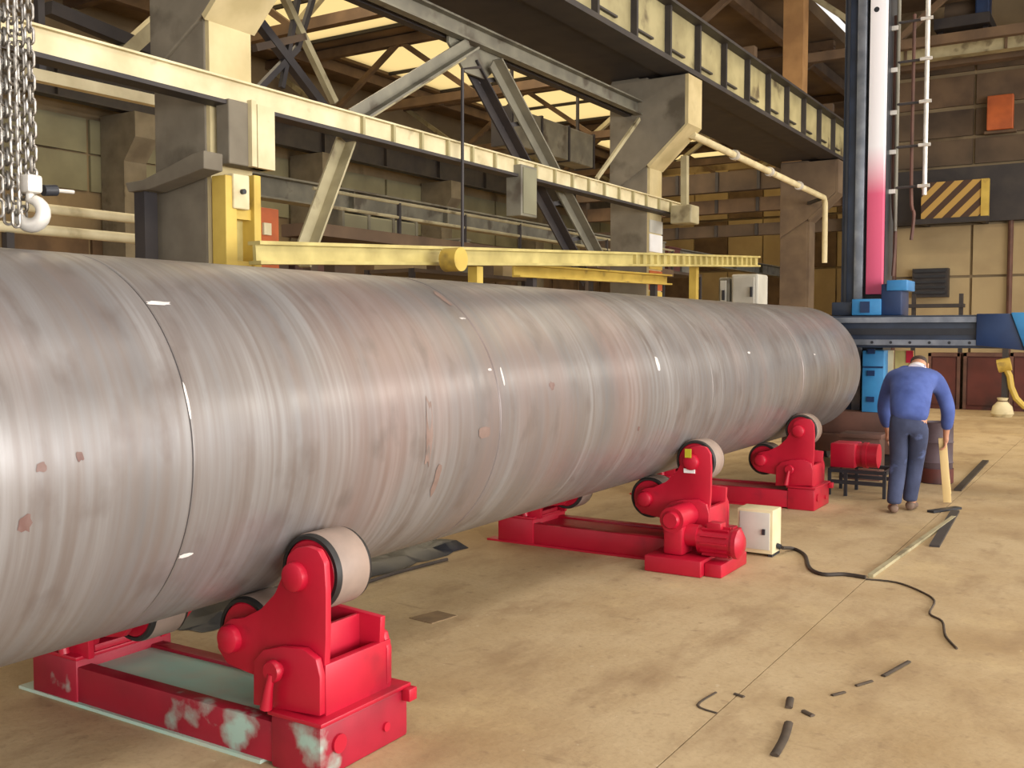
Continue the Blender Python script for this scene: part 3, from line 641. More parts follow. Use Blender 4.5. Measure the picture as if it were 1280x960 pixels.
# ================================================================== TANK
XC, ZC, RR = -3.29, 1.188, 0.695
t = thing('steel_tank', 'long rusty grey steel cylinder lying across red roller stands', 'tank', (XC, 5, ZC-RR))
def ring_shell(y0, y1, r, th=.014, n=160):
    return MB().lathe([(r-th, y0), (r-.003, y0), (r, y0+.004), (r, y1-.004), (r-.003, y1), (r-th, y1)], (XC, 0, ZC), (0, 1, 0), n, True)
seams = [-1.2, 2.22, 4.07, 6.9, 9.2, 11.4]
rad = [RR, RR-.001, RR, RR-.002, RR-.001]
for i in range(5):
    ring_shell(seams[i]+.003, seams[i+1]-.003, rad[i]).build('shell_course', M['tank'], t, smooth=30)
    if i: MB().lathe([(RR-.012, seams[i]-.006), (RR-.006, seams[i]-.006), (RR-.003, seams[i]), (RR-.006, seams[i]+.006), (RR-.012, seams[i]+.006)], (XC, 0, ZC), (0, 1, 0), 120).build('weld_seam', M['dark_steel'] if i == 1 else M['tank'], t)
MB().lathe([(0, 11.36), (RR-.015, 11.36), (RR-.015, 11.37), (0, 11.37)], (XC, 0, ZC), (0, 1, 0), 96).build('end_bulkhead', M['tank'], t)
def on_tank(px, py):
    """point of the tank's skin seen at a pixel -> (angle, y)"""
    d = (_r*(px-640)+_u*(480-py)+_f*FPX); ox = CAM.x-XC; oz = CAM.z-ZC
    A = d.x**2+d.z**2; B = 2*(ox*d.x+oz*d.z); C = ox*ox+oz*oz-RR*RR
    k = (-B-math.sqrt(max(0, B*B-4*A*C)))/(2*A); p = CAM+d*k
    return math.atan2(p.z-ZC, p.x-XC), p.y
def patch(px, py, wy, wa, m, name, jag=0, off=.0012):
    a, y = on_tank(px, py); n = 14; vs = []; fs = []
    rim = []
    for k in range(n):
        t_ = 2*PI*k/n; j = 1+random.uniform(-jag, jag)
        yy = y+wy/2*math.copysign(abs(math.cos(t_))**.7, math.cos(t_))*j; aa = a+wa/RR/2*math.copysign(abs(math.sin(t_))**.7, math.sin(t_))*j
        rim.append((aa, yy))
    mb = MB(); vs = [(XC+(RR+off)*math.cos(q), v, ZC+(RR+off)*math.sin(q)) for q, v in rim]+[(XC+(RR+off)*math.cos(a), y, ZC+(RR+off)*math.sin(a))]
    mb.add(vs, [(k, (k+1) % n, n) for k in range(n)]); return mb.build(name, m, t)
for px, py, wy, wa in ((197, 379, .10, .018), (232, 694, .06, .014), (578, 398, .05, .012), (936, 441, .05, .02), (1018, 443, .05, .01)):
    patch(px, py, wy, wa, M['chalk'], 'chalk_mark', .25)
for px, py, wy, wa in ((822, 455, .05, .10), (628, 470, .016, .09), (612, 462, .03, .012), (234, 500, .010, .12)): patch(px, py, wy, wa, M['chalk'], 'bright_scratch', .1)
for px, py, wy, wa in ((51, 583, .03, .028), (100, 570, .022, .03), (690, 482, .05, .04), (798, 536, .03, .03), (30, 655, .04, .05)): patch(px, py, wy, wa, M['rust'], 'rust_spot', .3)
for px, py, wy, wa in ((537, 545, .05, .3), (545, 600, .04, .16), (605, 540, .09, .05), (552, 372, .05, .12)): patch(px, py, wy, wa, M['rust_faint'], 'rust_streak', .25)

# ================================================================== ROLLER STANDS
YS = 2.69       # front plate of the near stand
UP = (.688, .706); LO = (.342, .42); PIV = (.63, .36)
def loc_xz(px, py, y=2.66):
    p = at(px, py, 'Y', y); return (p.x-XC, p.z)
ROCK = [loc_xz(*q) for q in ((349, 712), (352, 696), (362, 687), (376, 685), (390, 690), (398, 706), (400, 740), (400, 800), (398, 850), (385, 872), (345, 872), (322, 866), (318, 850), (298, 842), (276, 832), (264, 812), (266, 788), (280, 776), (296, 775), (318, 764), (336, 744))]
def bogie(par, y, sgn, worn, drive=False):
    """two wheels on a rocking bracket; sgn=1 right-hand side of the tank, -1 left-hand side"""
    def B(mb, name, m, parent=par, **k):
        if sgn < 0: mb.mirror_x(XC)
        return mb.build(name, m, parent, **k)
    X = lambda u: XC+u
    rk_ = MB().prism([(X(a), b) for a, b in round_poly(ROCK, .012, 3)], 'Y', y, y+.03)
    rocker = B(rk_, 'rocker_plate', M['red'], bevel=.004)
    low = [(a, min(b, .52)) for a, b in ROCK if b < .60]
    B(MB().prism([(X(a), b) for a, b in low], 'Y', y+.31, y+.34), 'rocker_plate', M['red'], bevel=.004)
    for (u, z) in (UP, LO):
        wh = B(MB().lathe([(.05, -.006), (.118, -.006), (.125, .002), (.125, .176), (.115, .182), (.05, .182)], (X(u), y+.075, z), (0, 1, 0), 40, True), 'wheel_hub', M['red'])
        B(MB().lathe([(.124, -.004), (.137, -.004), (.1435, .008), (.1435, .022), (.1435, .168), (.1435, .182), (.135, .194), (.124, .194)], (X(u), y+.071, z), (0, 1, 0), 56, True), 'tyre', M['rubber'], wh)
        B(MB().lathe([(.1432, .018), (.1462, .022), (.1462, .168), (.1432, .172)], (X(u), y+.071, z), (0, 1, 0), 56), 'tread_band', M['tread'], wh)
        B(MB().cyl((X(u), y-.002, z), (X(u), y+.29, z), .048, 24), 'axle', M['red'], wh)
        B(MB().lathe([(0, -.034), (.04, -.034), (.052, -.026), (.056, -.012), (.056, .004)], (X(u), y, z), (0, 1, 0), 28), 'axle_cap', M['red'], wh)
    # cheek bracket carrying the rocker pin
    ck = [loc_xz(*q) for q in ((318, 893), (318, 826), (330, 812), (352, 808), (380, 811), (396, 824), (401, 846), (401, 895))]
    ck = [(a, max(b, .2)) for a, b in ck]
    B(MB().prism([(X(a), b) for a, b in ck], 'Y', y-.035, y-.005), 'cheek_plate', M['red'], bevel=.004)
    B(MB().prism([(X(a), b) for a, b in ck], 'Y', y+.345, y+.375), 'cheek_plate', M['red'], bevel=.004)
    B(MB().box((X(.79), y+.0, .2), (X(.825), y+.375, .40)), 'outer_wall', M['red'], bevel=.006)
    B(MB().box((X(.70), y+.05, .2), (X(.72), y+.33, .50)), 'inner_wall', M['red'], bevel=.004)
    B(MB().box((X(.54), y+.03, .2), (X(.79), y+.31, .24)), 'bracket_floor', M['red'], bevel=.004)
    pn = B(MB().cyl((X(.625), y-.07, .36), (X(.625), y+.39, .36), .028, 20), 'pivot_pin', M['red'])
    B(MB().lathe([(.0, -.018), (.036, -.018), (.042, -.01), (.042, .004)], (X(.625), y-.06, .36), (0, 1, 0), 20), 'pin_collar', M['red'], pn)
    B(MB().tube([(X(.625), y-.07, .35), (X(.615), y-.075, .30), (X(.6), y-.075, .22)], [.014, .017, .024], 10), 'lock_bar', M['red'])
def stand(name, label, y, worn, near):
    t = thing(name, label, 'roller stand', (XC, y+.17, 0), 'red roller stands under the tank')
    br = M['red_worn'] if worn else M['red']
    # cross beams
    for yy, s_ in ((y-.02, 1), (y+.36, -1)):
        MB().box((XC-.55, yy-.035, .012), (XC+.62, yy+.035, .165)).build('cross_beam', br, t, bevel=.006)
        MB().box((XC-.95, yy-.05, 0), (XC+.56, yy+.05, .014)).build('beam_flange', M['teal'] if worn else M['red'], t, smooth=0)
    MB().box((XC-.54, y+.015, .135), (XC+.61, y+.325, .15)).build('deck_plate', M['teal'] if worn else M['red'], t, smooth=0)
    for sg in (1, -1):
        a, b = sorted((XC+sg*(.61 if sg > 0 else .54), XC+sg*.855))
        MB().box((a, y-.064, 0), (b, y+.44, .195)).build('end_block', br if worn else M['red'], t, bevel=.012)
        MB().box((a-.01, y-.07, .195), (b+.01, y+.45, .212)).build('block_cap', M['red'], t, bevel=.004)
        q = XC+sg*.855
        MB().box((q, y+.40, .15), (q+sg*.04, y+.45, .20)).build('lug', M['red'], t, bevel=.004)
        MB().cyl((q, y+.03, .11), (q+sg*.012, y+.03, .11), .035, 18).build('boss', M['red'], t)
        MB().cyl((q, y+.3, .08), (q+sg*.01, y+.3, .08), .018, 12).build('bolt', M['red'], t)
        bogie(t, y, sg, worn)
    return t
s1 = stand('roller_stand', 'nearest red roller stand with worn teal patched base', YS, True, True)
s2 = stand('roller_stand', 'middle red roller stand driven by a geared motor', 6.52, False, False)
s3 = stand('roller_stand', 'farthest red roller stand near the end of the tank', 9.08, False, False)
# drive unit on the middle and far stands
def drive(t, y, scale=1.0):
    x0 = XC
    MB().box((x0+.50, y-.36, 0), (x0+.90, y-.06, .11)).build('motor_base', M['red'], t, bevel=.01)
    MB().box((x0+.90, y-.30, 0), (x0+1.02, y+.20, .09)).build('motor_base', M['red'], t, bevel=.01)
    g = MB().box((x0+.60, y-.28, .11), (x0+.74, y-.08, .36)).build('gearbox', M['red'], t, bevel=.02)
    MB().cyl((x0+.67, y-.30, .35), (x0+.67, y-.02, .35), .085, 24).build('gearbox_drum', M['red'], g)
    MB().lathe([(0, -.03), (.05, -.03), (.06, -.01), (.06, .01)], (x0+.67, y-.30, .35), (0, 1, 0), 20).build('gearbox_cap', M['red'], g)
    MB().cyl((x0+.74, y-.18, .24), (x0+.82, y-.18, .24), .075, 20).build('coupling', M['red'], t)
    mo = MB().cyl((x0+.82, y-.16, .21), (x0+1.06, y-.16, .21), .088, 24).build('motor', M['red'], t)
    for k in range(12):
        a = 2*PI*k/12; c_, s_ = math.cos(a), math.sin(a)
        MB().bar((x0+.85, y-.16+.094*c_, .21+.094*s_), (x0+1.03, y-.16+.094*c_, .21+.094*s_), .012, .02, (0, c_, s_)).build('cooling_fin', M['red'], mo, smooth=0)
    MB().lathe([(.0, .06), (.06, .055), (.1, .03), (.1, 0)], (x0+1.06, y-.16, .21), (1, 0, 0), 24).build('fan_cowl', M['red'], mo)
    MB().box((x0+.88, y-.21, .29), (x0+.98, y-.11, .34)).build('terminal_box', M['red'], mo, bevel=.008)
drive(s2, 6.52)
MB().box((XC+.655, 6.478, .74), (XC+.70, 6.486, .80)).build('sticker', M['lime'], s2, smooth=0)
MB().box((XC+.635, 6.51, .63), (XC+.715, 6.52, .66)).build('sticker', M['white'], s2, smooth=0)

# dark sheet added on the floor to stand for the shade under the tank
t = thing('shadow_sheet', 'black crumpled sheet standing for the shade under the tank', 'shadow_sheet', (-4.6, 4.9, 0))
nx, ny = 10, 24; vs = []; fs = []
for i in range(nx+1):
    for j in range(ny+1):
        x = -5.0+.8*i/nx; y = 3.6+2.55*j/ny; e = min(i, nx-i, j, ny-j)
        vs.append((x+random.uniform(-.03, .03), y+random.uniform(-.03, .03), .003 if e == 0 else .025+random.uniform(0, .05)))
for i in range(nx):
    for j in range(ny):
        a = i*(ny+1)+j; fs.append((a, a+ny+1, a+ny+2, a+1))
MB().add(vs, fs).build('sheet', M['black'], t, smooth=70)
MB().tube(smooth_path([Vector((-4.15, 3.8, .012)), Vector((-4.1, 4.4, .012)), Vector((-4.14, 5.1, .012)), Vector((-4.08, 5.7, .012))]), .012, 6).build('shadow_sheet_cord', M['cable'], t)
# control box, cable
q = at(922, 697, 'Y', 6.95)
t = thing('control_box', 'cream control box on the floor behind the middle stand motor', 'box', (-2.33, 7.05, 0))
MB().box((-2.44, 7.0, .02), (-2.18, 7.2, .335)).build('body', M['cream'], t, bevel=.006)
MB().box((-2.42, 6.99, .05), (-2.20, 7.0, .315)).build('door', M['cabinet_grey'], t, bevel=.003)
MB().box((-2.25, 6.975, .16), (-2.23, 6.99, .2)).build('latch', M['black'], t, smooth=0)
for x in (-2.42, -2.2): MB().box((x-.015, 7.01, 0), (x+.015, 7.19, .02)).build('foot', M['black'], t, smooth=0)
MB().cyl((-2.18, 7.1, .07), (-2.15, 7.1, .06), .02, 10).build('cable_gland', M['black'], t)
pp = smooth_path([Vector((-2.14, 7.1, .058))]+floor_path([(992, 688), (1006, 696), (1012, 712), (1028, 720), (1055, 720), (1082, 724)], .012))
tag(MB().tube(pp, .013, 8).build('power_cable', M['cable']), 'thick dark power cable leaving the cream control box', 'cable')
pp = smooth_path(floor_path([(1082, 725), (1120, 729), (1150, 740), (1168, 752), (1162, 768), (1178, 778), (1182, 796), (1196, 812)], .006))
tag(MB().tube(pp, .006, 6).build('thin_cable', M['scrap']), 'thin dark cable trailing right across the bare floor', 'cable')
pp = smooth_path(floor_path([(960, 700), (1000, 722), (1075, 726)], .006)); 
# rail edge on the floor
def strip(px, wd, z0, z1, name, m, lb, cat):
    P = floor_path(px, 0)
    mb = MB()
    for a, b in zip(P, P[1:]): mb.bar(a+Vector((0, 0, (z0+z1)/2)), b+Vector((0, 0, (z0+z1)/2)), wd, z1-z0)
    return tag(mb.build(name, m, smooth=0), lb, cat)
strip([(1088, 722), (1192, 648)], .035, .001, .022, 'floor_rail', M['cream_dull'], 'pale straight edging rail along the floor groove', 'rail')
strip([(1168, 684), (1194, 640)], .07, .001, .018, 'steel_strip', M['dark_steel'], 'short dark steel strip beside the pale rail end', 'strip')
strip([(1163, 641), (1198, 636)], .07, .001, .02, 'steel_offcut', M['black'], 'black steel offcut by the worker feet', 'offcut')
strip([(1197, 614), (1232, 577)], .07, .001, .02, 'dark_rail', M['cable'], 'dark floor rail running past the worker towards the lockers', 'rail')
for i, (pts, r, lb) in enumerate((([(988, 874), (986, 886)], .016, 'small dark offcut nearest the thin floor wire'), ([(986, 905), (980, 925), (968, 946)], .018, 'long dark curled offcut at the bottom of the floor'),
      ([(895, 866), (872, 882), (896, 892)], .007, 'bent wire scrap lying left of the floor offcuts'), ([(1004, 890), (1016, 896)], .014, 'small dark scrap right of the curled offcut'),
      ([(1040, 870), (1056, 866)], .010, 'scrap in the middle of the dotted floor trail'), ([(1070, 858), (1090, 852)], .010, 'scrap third along the dotted floor trail'),
      ([(1104, 846), (1136, 828)], .013, 'longest scrap at the right end of the dotted trail'), ([(918, 868), (930, 872)], .010, 'tiny scrap beside the bent wire on the floor'))):
    mbs = MB().tube(smooth_path(floor_path(pts, r*.8)), r, 6)
    for v in mbs.v: v.z *= .45
    tag(mbs.build('floor_scrap', M['scrap']), lb, 'scrap', 'scraps on the open floor')
a = at(543, 771, 'Z', 0)
tag(MB().prism([(a.x-.1, a.y-.1), (a.x+.07, a.y-.12), (a.x+.1, a.y+.08), (a.x-.05, a.y+.1)], 'Z', .0, .004).build('floor_plate', M['stain'], smooth=0), 'flat dark plate set in the floor beside the near stand', 'plate')

# ================================================================== CHAINS AND HOOK
def chain_link():
    mb = MB(); R_ = .0135; L_ = .0165; pts = []
    for k in range(7): t_ = PI*k/6; pts.append((R_*math.cos(t_), 0, L_+R_*math.sin(t_)))
    for k in range(7): t_ = PI+PI*k/6; pts.append((R_*math.cos(t_), 0, -L_+R_*math.sin(t_)))
    return mb.tube(pts, .0052, 6, True)
link0 = None
for i, (px, zb, lb) in enumerate(((-6, 1.99, 'steel hoist chain hanging at the left picture edge'), (6, 1.97, 'steel hoist chain hanging second from the left edge'), (16, 1.96, 'steel hoist chain hanging in the middle of the bundle'),
                                 (26, 1.98, 'steel hoist chain hanging second from the hook'), (38, 2.07, 'steel hoist chain hanging rightmost above the bright hook'))):
    yy = 2.06+(i % 2)*.05; p = at(px, 100, 'X', -3.3-(i % 2)*.03)
    t = thing('hoist_chain', lb, 'chain', (p.x, p.y, zb), 'hoist chains over the tank')
    k = 0; z = zb+.03
    while z < 3.0:
        if link0 is None:
            link0 = chain_link().build('chain_link', M['steel'], None); o = link0
        else:
            o = link0.copy(); COL.objects.link(o)
        o.parent = t; o.location = (0, 0, z-zb); o.rotation_euler = (0, 0, (PI/2 if k % 2 else 0)+YAW+.5+i*.3)
        k += 1; z += .0405
p = at(38, 262, 'X', -3.3)
t = thing('lifting_hook', 'bright steel lifting hook at the bottom of the chains', 'hook', p)
hp = []
for k in range(15):
    a = PI*.5-2*PI*.78*k/14; hp.append(p+_r*(.045*math.cos(a))+Vector((0, 0, .045*math.sin(a)-.01)))
MB().tube([p+Vector((0, 0, .10)), p+Vector((0, 0, .065))]+hp, [.014, .014]+[.017+.01*math.sin(PI*k/14) for k in range(15)], 10).build('hook_bowl', M['bright'], t)
MB().box(p+Vector((-.035, -.03, .055)), p+Vector((.035, .03, .12))).build('swivel_block', M['bright'], t, bevel=.012)
q0 = at(54, 238, 'X', -3.3); q1 = at(70, 238, 'X', -3.3); q2 = at(92, 240, 'X', -3.3)
MB().cyl(q0, q1, .02, 12).build('latch_spring', M['black'], t)
MB().cyl(q1, q2, .007, 8).build('latch_pin', M['bright'], t)

# ================================================================== WELDING MANIPULATOR
YM = 12.3
def ym(px, py, y=YM): return at(px, py, 'Y', y)
t = thing('welding_manipulator', 'tall dark welding mast with horizontal boom beyond the tank end', 'welding machine', (-2.75, YM+.3, 0))
xl = ym(1052, 300).x; xr = ym(1106, 300).x
MB().box((xl, YM, .35), (xl+.21, YM+.55, 6.6)).build('mast', M['navy'], t, bevel=.01)
MB().box((xl+.21, YM+.06, .35), (xr-.01, YM+.5, 6.6)).build('mast_web', M['black'], t, smooth=0)
a = ym(1069, 300).x; b = ym(1080, 300).x
MB().box((a, YM-.05, .5), (b, YM+.02, 6.6)).build('guide_rail', M['rail'], t, bevel=.006)
a = ym(1056, 300).x; MB().box((a, YM-.02, .5), (a+.03, YM, 6.6)).build('guide_rail', M['black'], t, smooth=0)
a = ym(1084, 300).x; b = ym(1104, 300).x; zt = ym(1090, 368).z
gp = MB().box((a, YM-.04, zt), (b, YM+.08, 6.6)).build('guard_strip', M['guard'], t, bevel=.006)
z = ym(1091, 14).z; MB().cyl((a+.07, YM-.045, z), (a+.07, YM-.03, z), .03, 16).build('bolt', M['black'], gp)
# carriage and boom
xa = ym(1040, 400, 11.9).x
zt = at(1150, 394, 'Y', 11.75).z; zb = at(1150, 435, 'Y', 11.75).z
bm_ = MB().box((-3.9, 11.75, zb), (-1.14, 12.1, zt)).build('boom', M['navy'], t, bevel=.012)
for z in (zt-.05, zb+.06): MB().box((-3.9, 11.71, z-.03), (-1.14, 11.75, z+.03)).build('boom_rail', M['rail'], bm_, smooth=0)
MB().box((-3.9, 11.73, (zt+zb)/2-.035), (-1.3, 11.75, (zt+zb)/2+.035)).build('boom_groove', M['black'], bm_, smooth=0)
for k in range(7): MB().cyl((-2.55+k*.2, 11.70, zb+.06), (-2.55+k*.2, 11.72, zb+.06), .016, 10).build('boom_bolt', M['black'], bm_)
e0 = at(1266, 415, 'Y', 11.7)
MB().prism([(e0.x+.12, zb-.02), (e0.x+.32, zb-.1), (e0.x+.42, zb+.1), (e0.x+.42, zt+.02), (e0.x-.02, zt+.02)], 'Y', 11.66, 12.14).build('boom_head', M['blue'], t, bevel=.012)
MB().prism([(e0.x-.35, zb+.03), (e0.x+.14, zb-.02), (e0.x+.0, zt+.01), (e0.x-.35, zt+.01)], 'Y', 11.69, 12.12).build('boom_collar', M['blue_dark'], t, bevel=.01)
a = ym(1066, 374, 11.9); b = ym(1102, 394, 11.9)
MB().box((a.x, 11.85, b.z), (b.x, 12.26, a.z)).build('carriage_box', M['blue'], t, bevel=.012)
MB().box((a.x-.25, 11.95, b.z), (a.x-.02, 12.26, a.z-.03)).build('carriage_box', M['navy'], t, bevel=.012)
MB().box((a.x+.1, 11.83, b.z+.03), (a.x+.2, 11.85, a.z-.03)).build('carriage_door', M['blue_dark'], t, smooth=0)
a = ym(1102, 355, 11.9); b = ym(1134, 394, 11.9)
cb = MB().box((a.x, 11.88, b.z), (b.x-.06, 12.3, a.z)).build('drive_box', M['blue_dark'], t, bevel=.012)
MB().box((a.x+.06, 11.86, a.z-.08), (b.x, 12.32, a.z+.04)).build('drive_cover', M['blue'], cb, bevel=.012)
# lower blue body, base and wheels
a = ym(1078, 438, 12.0); b = ym(1104, 516, 12.0)
lb_ = MB().box((a.x, 12.0, b.z), (b.x, 12.35, a.z)).build('lower_body', M['blue'], t, bevel=.012)
for z in (.15, .45, .7): MB().box((a.x+.06, 11.98, b.z+z-.03), (b.x-.1, 12.0, b.z+z+.03)).build('access_slot', M['blue_dark'], lb_, smooth=0)
MB().box((a.x+.01, 11.985, a.z-.2), (b.x-.01, 12.0, a.z-.18)).build('access_slot', M['blue_dark'], lb_, smooth=0)
MB().box((-3.6, 11.85, .22), (-2.3, 13.3, .42)).build('base_frame', M['rust_brown'], t, bevel=.012)
MB().box((-3.3, 12.0, .42), (-2.35, 13.0, b.z)).build('turntable', M['rust_brown'], t, bevel=.012)
for x in (-3.4, -2.42):
    for y in (12.1, 13.05): MB().cyl((x-.05, y, .13), (x+.05, y, .13), .13, 20).build('wheel', M['dark_steel'], t)
# cream notice on the machine
a = ym(1110, 438, 12.2); b = ym(1141, 486, 12.2)
n_ = thing('notice_board', 'yellow and cream notice sheet standing behind the bending worker', 'notice', ((a.x+b.x)/2, 12.2, .42))
MB().box((a.x+.08, 12.2, b.z), (b.x, 12.23, a.z)).build('sheet', M['yellow_pale'], n_, smooth=0)
MB().box((a.x+.2, 12.19, a.z-.14), (b.x, 12.2, a.z)).build('heading', M['red'], n_, smooth=0)
MB().box((a.x, 12.2, .42), (a.x+.06, 12.24, a.z)).build('post', M['cream'], n_, smooth=0)
# ladder on the mast
y = 12.55
xa = at(1122, 120, 'Y', y).x; xb = at(1158, 120, 'Y', y).x; z0 = at(1122, 246, 'Y', y).z
t = thing('mast_ladder', 'bright metal ladder fixed beside the welding mast', 'ladder', ((xa+xb)/2, y, z0))
MB().cyl((xa, y, z0-.4), (xa, y, 6.6), .022, 10).build('rail', M['grey_steel'], t)
MB().cyl((xb, y, z0), (xb, y, 6.6), .026, 10).build('rail', M['bright'], t)
for yy in (25, 75, 128, 182, 233):
    z = at(1150, yy, 'Y', y).z
    MB().cyl((xa, y-.01, z), (xb+.06, y-.01, z), .016, 8).build('rung', M['dark_steel'], t)
    MB().cyl((xb-.07, y-.035, z), (xb+.06, y-.035, z), .02, 8).build('rung_sleeve', M['bright'], t)
for yy in (37, 89, 142, 191, 240):
    z = at(1112, yy, 'Y', y).z
    MB().bar((xr-.03, y-.02, z), (xa, y-.02, z), .04, .05).build('stand_off', M['bright'], t, smooth=0)
for px, y1, lb in ((1116, 345, 'thin dark cable hanging left below the mast ladder'), (1139, 300, 'thin dark cable hanging right below the mast ladder')):
    a = at(px, 235, 'Y', 12.6); b = at(px, y1, 'Y', 12.6)
    tag(MB().tube(smooth_path([a+Vector((0, 0, 2)), a, (a+b)/2+Vector((.03, 0, 0)), b]), .02, 6).build('hanging_cable', M['rust_brown']), lb, 'cable')

# low angle-iron trolley in front of the manipulator
a = at(1042, 585, 'Y', 10.2); b = at(1110, 585, 'Y', 10.2)
t = thing('angle_iron_trestle', 'low black angle iron trestle left of the worker', 'trestle', ((a.x+b.x)/2, 10.2, 0))
zt = a.z
for x in (a.x, (a.x*.7+b.x*.3), b.x):
    for yy in (10.05, 10.5): MB().bar((x, yy, 0), (x, yy, zt), .03, .03).build('leg', M['black'], t, smooth=0)
for z in (zt, zt*.55):
    for yy in (10.05, 10.5): MB().bar((a.x, yy, z), (b.x, yy, z), .035, .035).build('rail', M['black'], t, smooth=0)
for x in (a.x, b.x): MB().bar((x, 10.05, zt), (x, 10.5, zt), .035, .035).build('end_rail', M['black'], t, smooth=0)
a2 = at(1042, 552, 'Y', 10.25); b2 = at(1098, 582, 'Y', 10.25)
t = thing('red_motor', 'red motor lying on the black angle iron trestle', 'motor', ((a2.x+b2.x)/2, 10.25, zt))
rz = (a2.z-zt)/2
MB().box((a2.x, 10.12, zt+.018), (a2.x+.24, 10.42, a2.z)).build('gear_housing', M['red'], t, bevel=.015)
MB().cyl((a2.x+.24, 10.27, zt+rz+.01), (b2.x, 10.27, zt+rz+.01), rz-.01, 20).build('motor_body', M['red'], t)
MB().cyl((b2.x-.14, 10.27, zt+rz+.01), (b2.x-.1, 10.27, zt+rz+.01), rz, 20).build('motor_rib', M['red'], t)
a3 = at(1052, 541, 'Y', 11.2); b3 = at(1100, 549, 'Y', 11.2)
tag(MB().box((a3.x, 11.2, 0), (b3.x, 11.45, b3.z)).box((a3.x-.02, 11.16, b3.z), (b3.x+.02, 11.5, a3.z)).build('cream_topped_chest', M['rust_brown'], bevel=.006), 'brown chest with ledge between tank end and worker', 'chest')
# drum and timber beside the worker
q = at(1166, 606, 'Z', 0)
t = thing('flux_drum', 'dark purplish steel drum on the floor in front of the worker', 'drum', (q.x, q.y+.15, 0))
ht = at(1166, 528, 'Y', q.y+.1).z
MB().lathe([(0, 0), (.155, 0), (.16, .01), (.16, ht*.33), (.168, ht*.345), (.16, ht*.36), (.16, ht*.66), (.168, ht*.675), (.16, ht*.69), (.16, ht-.01), (.165, ht), (.15, ht), (.148, ht-.02), (0, ht-.02)], (q.x, q.y+.2, 0), (0, 0, 1), 28).build('shell', M['drum'], t)
MB().lathe([(.162, .01), (.17, .01), (.17, .16), (.162, .16)], (q.x, q.y+.2, 0), (0, 0, 1), 28).build('base_band', M['maroon'], t)

# ================================================================== WORKER
WP = Vector((-1.72, 9.45, 0)); WF = Vector((-.12, .99, 0)).normalized(); WR = Vector((WF.y, -WF.x, 0))
def wp(r, f, z): return WP+WR*r+WF*f+Vector((0, 0, z))
def skin(name, chains, m, parent, sub=2, flat=1.0):
    """chains: lists of (key, point, radius or (rx, ry)); a repeated key joins the chains"""
    idx = {}; vs = []; rad = []; es = []
    o0 = wloc(parent) if parent else Vector()
    for ch in chains:
        prev = None
        for key, p, r in ch:
            if key not in idx:
                idx[key] = len(vs); vs.append(p-o0); rad.append(r if isinstance(r, tuple) else (r, r))
            if prev is not None and prev != idx[key]: es.append((prev, idx[key]))
            prev = idx[key]
    me = bpy.data.meshes.new(name); me.from_pydata(vs, es, [])
    o = bpy.data.objects.new(name, me); COL.objects.link(o)
    o.modifiers.new('s', 'SKIN').use_smooth_shade = True
    if not me.skin_vertices: me.attributes  # the layer comes with the modifier below
    bm = bmesh.new(); bm.from_mesh(me); lay = bm.verts.layers.skin.verify(); bm.verts.ensure_lookup_table()
    for i, v in enumerate(bm.verts):
        v[lay].radius = rad[i]; v[lay].use_root = (i == 0)
    bm.to_mesh(me); bm.free()
    sb = o.modifiers.new('u', 'SUBSURF'); sb.levels = sub; sb.render_levels = sub
    dg = bpy.context.evaluated_depsgraph_get(); me2 = bpy.data.meshes.new_from_object(o.evaluated_get(dg))
    me2.name = name; o.modifiers.clear(); o.data = me2; me2.materials.clear(); me2.materials.append(m); me2.shade_smooth()
    o.parent = parent
    return o
worker = thing('person', 'worker in blue jacket bending down with his back to us', 'person', WP)
pel = wp(0, -.12, .86); spA = wp(0, .0, 1.02); spB = wp(.0, .16, 1.15); chest = wp(.01, .30, 1.18); neck = wp(.02, .45, 1.24); head = wp(.03, .56, 1.28)
J = {}
for s, n_ in ((1, 'right'), (-1, 'left')):
    J[n_] = dict(hip=wp(.085*s, -.12, .82), knee=wp(.068*s-.02, (.06 if s > 0 else .0), .46), ank=wp(.058*s-.05, (.06 if s > 0 else -.16), .10), toe=wp(.09*s-.05, (.22 if s > 0 else .0), .05),
                 sh=wp(.20*s+.01, .33, 1.15), elb=wp(.28*s+.02, .42, .90), wri=wp(.25*s+.03, .50, .66))
body = [[('p', pel, (.13, .11)), ('a', spA, (.12, .10)), ('b', spB, (.13, .10)), ('c', chest, (.13, .10)), ('n', neck, (.052, .055)), ('h0', wp(.025, .52, 1.27), .07), ('h1', head, (.082, .085)), ('h2', wp(.03, .62, 1.30), (.075, .08)), ('h3', wp(.03, .665, 1.31), .05)]]
